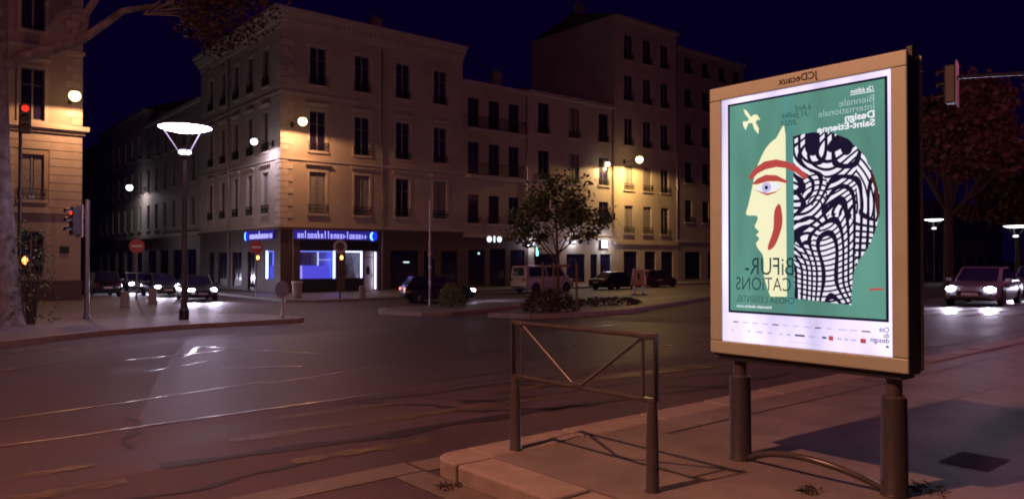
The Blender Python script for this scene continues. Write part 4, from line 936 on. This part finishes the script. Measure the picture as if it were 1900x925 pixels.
# ------------------------------------------------------------------ vehicles
def paint(name, c): return M(name, c, .28, .15, c2=tuple(x * .9 for x in c), scale=2, coat=.8)
def vehicle(name, label, x, y, heading, kind, pm, lights='off', group='cars on the quay and its side street', power=0, spec=None):
    """nose along local +X. thing > body, cabin (> windows), wheels (> tyre, rim), lamps, mirrors, plates"""
    S = dict(hatch=dict(L=4.15, W=1.76, H=1.50, belt=.93, hood=.90, xr0=-2.0, xr1=-1.55, xf1=.35, xf0=1.15, wb=2.52, r=.315),
             sedan=dict(L=4.45, W=1.80, H=1.42, belt=.90, hood=.86, xr0=-1.75, xr1=-.95, xf1=.40, xf0=1.25, wb=2.65, r=.32),
             suv=dict(L=4.35, W=1.82, H=1.60, belt=1.0, hood=.98, xr0=-2.05, xr1=-1.7, xf1=.35, xf0=1.15, wb=2.6, r=.345),
             van=dict(L=5.05, W=1.92, H=1.97, belt=1.08, hood=1.08, xr0=-2.46, xr1=-2.38, xf1=1.05, xf0=1.85, wb=3.1, r=.335))[kind]
    L, W, H = S['L'], S['W'] / 2, S['H']; t = thing(name, label, 'van' if kind == 'van' else 'car', (x, y, zr(y)), heading, group)
    bz, hd_ = S['belt'], S['hood']; xr, xf = -L / 2, L / 2
    st = [(xr, .42, bz - .22, .80), (xr + .05, .30, bz - .08, .90), (xr + .28, .22, bz - .01, .97), (-S['wb'] / 2, .20, bz, 1.0), (0, .19, bz, 1.0), (S['xf0'] - .1, .19, bz, 1.0),
          (S['wb'] / 2 + .15, .20, hd_ - .05, .99), (xf - .25, .22, hd_ - .14, .93), (xf - .06, .28, hd_ - .24, .84), (xf, .40, hd_ - .36, .76)]
    mb = MB(); ring_n = 12; rings = []
    for (sx, zb, zt, k) in st:
        w_ = W * k; zm = zb + (zt - zb) * .52
        half = [(w_ * .90, zb), (w_ * .985, zb + .08), (w_, zm), (w_ * .975, zt - .10), (w_ * .90, zt - .02), (w_ * .5, zt + .015)]
        rings.append([(sx, yy, zz) for yy, zz in half] + [(sx, -yy, zz) for yy, zz in reversed(half)])
    for rg in rings: mb.v += rg
    for i in range(len(rings) - 1):
        for k in range(12):
            a, b = i * 12 + k, i * 12 + (k + 1) % 12; mb.f.append((a, b, b + 12, a + 12))
    mb.f.append(tuple(range(11, -1, -1))); mb.f.append(tuple(range((len(rings) - 1) * 12, len(rings) * 12)))
    body = mb.build('body', pm, t, True)
    wb_, wt_ = W * .93, W * (.74 if kind != 'van' else .84); B, T = bz - .05, H
    V = {}
    for sgn in (-1, 1):
        V[('rb', sgn)] = Vector((S['xr0'], sgn * wb_ * .97, B)); V[('rt', sgn)] = Vector((S['xr1'], sgn * wt_ * .96, T - .02))
        V[('fb', sgn)] = Vector((S['xf0'], sgn * wb_ * .92, B)); V[('ft', sgn)] = Vector((S['xf1'], sgn * wt_, T))
        V[('mb', sgn)] = Vector((-.35, sgn * wb_, B)); V[('mt', sgn)] = Vector((-.55, sgn * wt_ * 1.02, T + .015))
    order = [('rb', 1), ('mb', 1), ('fb', 1), ('fb', -1), ('mb', -1), ('rb', -1), ('rt', 1), ('mt', 1), ('ft', 1), ('ft', -1), ('mt', -1), ('rt', -1)]
    cab = MB().add([V[o] for o in order], [(0, 1, 7, 6), (1, 2, 8, 7), (2, 3, 9, 8), (3, 4, 10, 9), (4, 5, 11, 10), (5, 0, 6, 11), (6, 7, 10, 11), (7, 8, 9, 10), (0, 5, 4, 1), (1, 4, 3, 2)]).build('cabin', pm, t, bevel=.055)
    def pane(nm, A, Bq, C, D, u0, u1, v0, v1):
        f = lambda u, v: A.lerp(Bq, u).lerp(D.lerp(C, u), v)
        nrm = (Bq - A).cross(D - A).normalized(); cen = (A + Bq + C + D) / 4
        if nrm.dot(cen - Vector((-.3, 0, (B + T) / 2))) < 0: nrm = -nrm
        q = [f(u0, v0), f(u1, v0), f(u1, v1), f(u0, v1)]
        MB().add([p + nrm * .012 for p in q] + [p - nrm * .01 for p in q], [(0, 1, 2, 3), (7, 6, 5, 4), (0, 4, 5, 1), (1, 5, 6, 2), (2, 6, 7, 3), (3, 7, 4, 0)]).build(nm, m_glass, cab)
    pane('windscreen', V['fb', 1], V['fb', -1], V['ft', -1], V['ft', 1], .07, .93, .10, .90)
    pane('rear_window', V['rb', 1], V['rb', -1], V['rt', -1], V['rt', 1], .12, .88, .25 if kind != 'van' else .22, .86)
    for sgn in (-1, 1):
        pane('side_window', V['rb', sgn], V['mb', sgn], V['mt', sgn], V['rt', sgn], .16, .96, .16, .86)
        pane('side_window', V['mb', sgn], V['fb', sgn], V['ft', sgn], V['mt', sgn], .05, .86, .16, .86)
        r = S['r']
        for wx in (-S['wb'] / 2, S['wb'] / 2):
            wh = put('wheel', cached(('tyre', r, W), lambda: MB().lathe([(r * .62, -.09), (r * .9, -.10), (r, -.07), (r, .07), (r * .9, .10), (r * .62, .09)], (0, 0, 0), 24, 'y').mesh('wheel', m_rubber, True)), t, (wx, sgn * (W - .085), r))
            def rimf():
                m2 = MB().lathe([(r * .62, -.07), (r * .60, .085 * 1), (r * .55, .06)], (0, 0, 0), 20, 'y')
                for k in range(5):
                    a = k * 1.2566; m2.cyl((0, .095, 0), (r * .58 * math.cos(a), .093, r * .58 * math.sin(a)), .03, .022, 6)
                return m2.mesh('rim', m_rim)
            rm = put('rim', cached(('rim', r), rimf), wh, (0, 0, 0), 0 if sgn > 0 else math.pi)
            MB().lathe([(r * 1.0, W - .03), (r * 1.14, W - .03), (r * 1.14, W + .006), (r * 1.0, W + .006)], (wx, 0, r + .015), 24, 'y').build('wheel_arch', m_trim, t) if sgn > 0 else \
                MB().lathe([(r * 1.0, -W - .006), (r * 1.14, -W - .006), (r * 1.14, -W + .03), (r * 1.0, -W + .03)], (wx, 0, r + .015), 24, 'y').build('wheel_arch', m_trim, t)
        on = lights in ('head', 'both')
        MB().ball((xf - .17, sgn * W * .68, hd_ - .235), .175, 14, 8, .55).build('headlight', e_head if on else m_headoff, t, True)
        if on and power: lamp('beam_light', t, (xf + .06, sgn * W * .68, hd_ - .25), power, (.85, .74, 1.0), 'SPOT', .06, (R(90 - 5), 0, R(-90)), 75, .9)
        MB().box(xr - .005, xr + .25, sgn * W * .70 - .10, sgn * W * .70 + .10, bz - .28, bz - .08).build('tail_light', e_tail if lights in ('tail', 'both') else m_tail, t, bevel=.04)
        MB().box(S['xf0'] - .42, S['xf0'] - .22, min(sgn * W * .95, sgn * (W + .16)), max(sgn * W * .95, sgn * (W + .16)), bz - .02, bz + .12).build('mirror', pm, t, bevel=.04)
        MB().box(-.55, -.40, min(sgn * W * .99, sgn * (W + .012)), max(sgn * W * .99, sgn * (W + .012)), bz - .16, bz - .13).build('door_handle', m_trim, t)
    MB().box(xf - .08, xf + .012, -.42, .42, hd_ - .42, hd_ - .30).build('grille', m_trim, t, bevel=.01)
    MB().box(xf - .10, xf + .03, -W * .72, W * .72, .28, .36).build('bumper', m_trim, t, bevel=.02)
    MB().box(xf + .004, xf + .024, -.26, .26, .40, .51).build('number_plate', m_plate, t)
    MB().box(xr - .03, xr + .10, -W * .78, W * .78, .34, .44).build('bumper', m_trim, t, bevel=.02)
    MB().box(xr - .02, xr - .004, -.26, .26, .55, .66).build('number_plate', m_plate, t)
    return t
k_dark = paint('dark_blue_paint', (.012, .012, .022)); k_black = paint('black_car_paint', (.010, .010, .012)); k_red = paint('dark_red_paint', (.10, .012, .018))
k_white = paint('van_white_paint', (.50, .47, .43)); k_silver = paint('silver_car_paint', (.22, .22, .24)); k_grey = paint('grey_car_paint', (.05, .05, .058))
vehicle('parked_car', 'dark hatchback with lit lamps crossing behind the round bush', 24.3, 35.9, R(-20), 'hatch', k_dark, 'both', power=420)
vehicle('parked_van', 'white passenger van parked before the balcony house', 38.0, 42.0, 0, 'van', k_white)
vehicle('parked_car', 'black car parked between the white van and the red car', 45.6, 41.7, 0, 'sedan', k_black)
vehicle('parked_car', 'dark red car parked behind the orange works board', 51.9, 42.6, 0, 'hatch', k_red)
vehicle('waiting_car', 'dark car with glaring headlights leaving the side street past the lamp post', 14.2, 46.6, R(-97), 'hatch', k_grey, 'head', power=620)
vehicle('waiting_car', 'car with one headlight showing beside the lamp post foot', 14.0, 53.5, R(-92), 'hatch', k_grey, 'head', power=420)
vehicle('waiting_car', 'car with two close headlights between the stone bollards', 14.3, 62.0, R(-90), 'sedan', k_silver, 'head', power=420)
vehicle('waiting_car', 'farthest headlit car behind the black parked car', 14.0, 73.0, R(-90), 'sedan', k_grey, 'head', power=420)
vehicle('parked_car', 'black unlit car parked beside the rusticated house', 10.9, 56.0, R(90), 'suv', k_black)
vehicle('waiting_car', 'silver-grey coupe with glaring headlights waiting first on the quay road', 32.0, 10.4, R(180 + 6), 'sedan', k_silver, 'head', power=330)
vehicle('waiting_car', 'car with headlights waiting behind the silver-grey coupe', 39.3, 10.6, R(180 + 6), 'sedan', k_silver, 'head', power=220)

# ------------------------------------------------------------------ trees and shrubs
def leaf_cloud(mb, centers, n, spread, size, rnd, flat=.6):
    for c in centers:
        for i in range(n):
            p = Vector((rnd.gauss(0, spread), rnd.gauss(0, spread), rnd.gauss(0, spread * flat))) + c
            s = size * rnd.uniform(.6, 1.25)
            a = Vector((rnd.gauss(0, 1), rnd.gauss(0, 1), rnd.gauss(0, .7))).normalized(); b = a.orthogonal().normalized(); b = Matrix.Rotation(rnd.uniform(0, 6.28), 3, a) @ b
            mb.add([p - a * s * .55, p + b * s * .36, p + a * s * .6, p - b * s * .36], [(0, 1, 2, 3)])
def grow(rnd, p, d, L, r, depth, segs, tips, up=.1, spread=.7, taper=.72, nb=3):
    pts = [p]; rs = [r]; q = p.copy(); dd = d.copy()
    n = 4
    for i in range(n):
        dd = (dd + Vector((rnd.gauss(0, .10), rnd.gauss(0, .10), up * .25 + rnd.gauss(0, .05)))).normalized(); q = q + dd * (L / n); pts.append(q.copy()); rs.append(r * (1 - .38 * (i + 1) / n))
    segs.append((pts, rs))
    if depth == 0: tips += pts[2:]; return
    if depth == 1: tips += pts[3:]
    for k in range(nb):
        a = rnd.uniform(0, 6.28); side = Matrix.Rotation(a, 3, dd) @ dd.orthogonal().normalized()
        nd = (dd * (1 - spread * .5) + side * spread * rnd.uniform(.6, 1.1)).normalized()
        base = pts[rnd.choice((2, 3, 4))] if k else pts[-1]
        grow(rnd, base, nd, L * taper * rnd.uniform(.8, 1.1), r * .55, depth - 1, segs, tips, up, spread, taper, nb)
def tree(name, label, x, y, z0, seed, trunk_h, r, L, depth, bark, leafm, n, spread, size, up=.15, spr=.75, nb=3, lean=(0, 0), cut=None, group=None):
    rnd = random.Random(seed); t = thing(name, label, 'tree', (x, y, z0), group=group); segs = []; tips = []
    top = Vector((lean[0], lean[1], trunk_h)); pts = [Vector((0, 0, -.1)), Vector((lean[0] * .2, lean[1] * .2, trunk_h * .3)), Vector((lean[0] * .6, lean[1] * .6, trunk_h * .7)), top]
    mbt = MB().tube([Vector((0, 0, -.1)), Vector((0, 0, .15))] + pts[1:], [r * 1.35, r * 1.1, r, r * .88, r * .8], 14)
    for k in range(nb + 2):
        a = 6.28 * k / (nb + 2) + rnd.uniform(-.3, .3); d = Vector((math.cos(a) * spr, math.sin(a) * spr, 1 - spr * .45)).normalized()
        grow(rnd, top - Vector((0, 0, rnd.uniform(0, trunk_h * .18))), d, L, r * .5, depth, segs, tips, up, spr, .72, nb)
    grow(rnd, top, Vector((0, 0, 1)), L * 1.1, r * .7, depth, segs, tips, up, spr, .72, nb)
    mbt.build('trunk', bark, t, True)
    mbb = MB()
    for p, rr in segs: mbb.tube(p, rr, 7)
    mbb.build('branches', bark, t, True)
    mbl = MB(); leaf_cloud(mbl, [c for c in tips if (cut is None or cut(c))], n, spread, size, rnd); mbl.build('crown', leafm, t)
    return t
st_ = tree('young_tree', 'staked young tree with airy green crown on the long island', 18.6, 19.75, zr(19.7) + .14, 52, 2.1, .06, 1.30, 2, m_bark2, m_leafg, 17, .20, .145, up=.5, spr=.9)
for dx, dy in ((-.42, .35), (.52, -.42), (.3, .55)):
    MB().cyl((dx, dy, -.1), (dx, dy, 1.75), .045, n=10).build('stake', m_stake, st_, True)
MB().box(-.45, .55, -.06, .0, 1.58, 1.68).build('stake_crossbar', m_stake, st_)
rnd = random.Random(5)
def shrub(name, label, x, y, z0, rx, ry, rz, n, size, mat, seed, stems=7):
    rnd = random.Random(seed); t = thing(name, label, 'shrub', (x, y, z0)); mbs = MB(); cs = []
    for k in range(stems):
        a = rnd.uniform(0, 6.28); rr = rnd.uniform(.2, .85); p = Vector((rx * rr * math.cos(a), ry * rr * math.sin(a), rz * rnd.uniform(.45, .9)))
        mbs.tube([(p.x * .25, p.y * .25, -.05), tuple(p * .6), tuple(p)], [.02, .014, .006], 5)
    mbs.build('stems', m_bark2, t)
    mbl = MB()
    for i in range(n):
        a = rnd.uniform(0, 6.28); cz = rnd.random(); rr = math.sqrt(max(0, 1 - (cz * .95) ** 2)) * rnd.uniform(.55, 1) ** .5 * (1 + .15 * math.sin(a * 3 + seed))
        leaf_cloud(mbl, [Vector((rx * rr * math.cos(a), ry * rr * math.sin(a), .05 + rz * cz * rnd.uniform(.75, 1.08)))], 3, .05, size, rnd)
    mbl.build('foliage', mat, t); return t
shrub('round_bush', 'round yellow-green bush on the traffic island behind the mast', 19.6, 27.9, zr(27.9) + .14, .62, .62, .95, 420, .10, m_leafb, 4)
shrub('low_shrub', 'dusty low shrub bed around the foot of the young tree', 18.4, 20.0, zr(20) + .14, 1.15, .9, .70, 620, .09, m_leafd, 9, 16)
shrub('low_shrub', 'sprawling low shrub behind the staked tree along the island', 23.2, 21.7, zr(21.7) + .14, 2.4, .7, .28, 420, .09, m_leafd, 12, 10)
shrub('bare_shrub', 'leggy shrub with small leaves beside the plane trunk', 3.75, 30.2, zr(30.2) + .14, .75, .65, 3.6, 260, .09, m_leafb, 15, 18)
rt_ = tree('autumn_tree', 'big brown-leaved tree standing over the waiting cars', 45.6, 16.6, zr(16.6), 33, 5.0, .26, 2.55, 3, m_bark2, m_leafa, 58, .42, .36, up=.55, spr=.66)
tree('autumn_tree', 'dark tree farther along the quay behind the second dish lamp', 88, 25.5, zr(25.5), 41, 5.2, .24, 2.6, 3, m_bark2, m_leafa, 16, .5, .45, up=.45, spr=.75)
# plane tree: mottled trunk at the edge of the raised pavement, one limb over the street
pt = thing('plane_tree', 'plane tree with pale mottled trunk and a limb reaching over the street', 'tree', (3.02, 30.5, zr(30.5) + .14))
rnd = random.Random(8)
MB().tube([(0, 0, -.1), (0, 0, .1), (-.05, 0, .8), (-.15, .05, 3.0), (-.3, .05, 5.5), (-.35, 0, 8.3), (-.35, 0, 11.5)], [.78, .66, .55, .47, .45, .42, .38], 18).build('trunk', m_bark, pt, True)
limb = [(-.3, 0, 8.6), (.5, -.1, 9.2), (1.3, -.2, 9.55), (2.1, -.25, 9.95), (2.8, -.3, 10.6), (3.5, -.4, 11.3), (4.3, -.5, 11.6), (5.4, -.6, 11.9)]
limb2 = [(1.9, -.25, 9.9), (2.25, -.2, 10.4), (2.35, -.2, 11.0), (2.75, -.2, 11.8), (3.0, -.2, 12.8)]
mbb = MB().tube(limb, [.22, .19, .17, .16, .14, .12, .10, .06], 10).tube(limb2, [.15, .17, .13, .12, .1], 10).tube([(-.35, 0, 10.8), (-.2, .4, 12.2), (.6, .5, 13.5)], [.3, .22, .15], 10)
hang = []
for k in range(26):
    a = Vector(limb[-1]).lerp(Vector(limb[4]), rnd.random() * .5); q = a + Vector((rnd.uniform(.2, 3.4), rnd.uniform(-2.0, 1.2), rnd.uniform(-.9, 1.3))); mid = a.lerp(q, .5) + Vector((0, 0, .35)); hang += [q, mid.lerp(q, .6)]
    mbb.tube([tuple(a), tuple(mid), tuple(q)], [.04, .022, .008], 5)
for k in range(20):
    a = Vector((.6, .5, 13.5)); q = a + Vector((rnd.uniform(-3, 4), rnd.uniform(-2.5, 2.5), rnd.uniform(-.6, 2.8))); mid = a.lerp(q, .5); hang.append(q); mbb.tube([tuple(a), tuple(mid), tuple(q)], [.06, .03, .01], 5)
mbb.build('limb', m_bark, pt, True)
mbl = MB(); leaf_cloud(mbl, hang, 40, .33, .20, rnd, .8); mbl.build('crown', M('plane_leaves', (.10, .052, .036), .65, c2=(.05, .027, .02), scale=.9), pt)
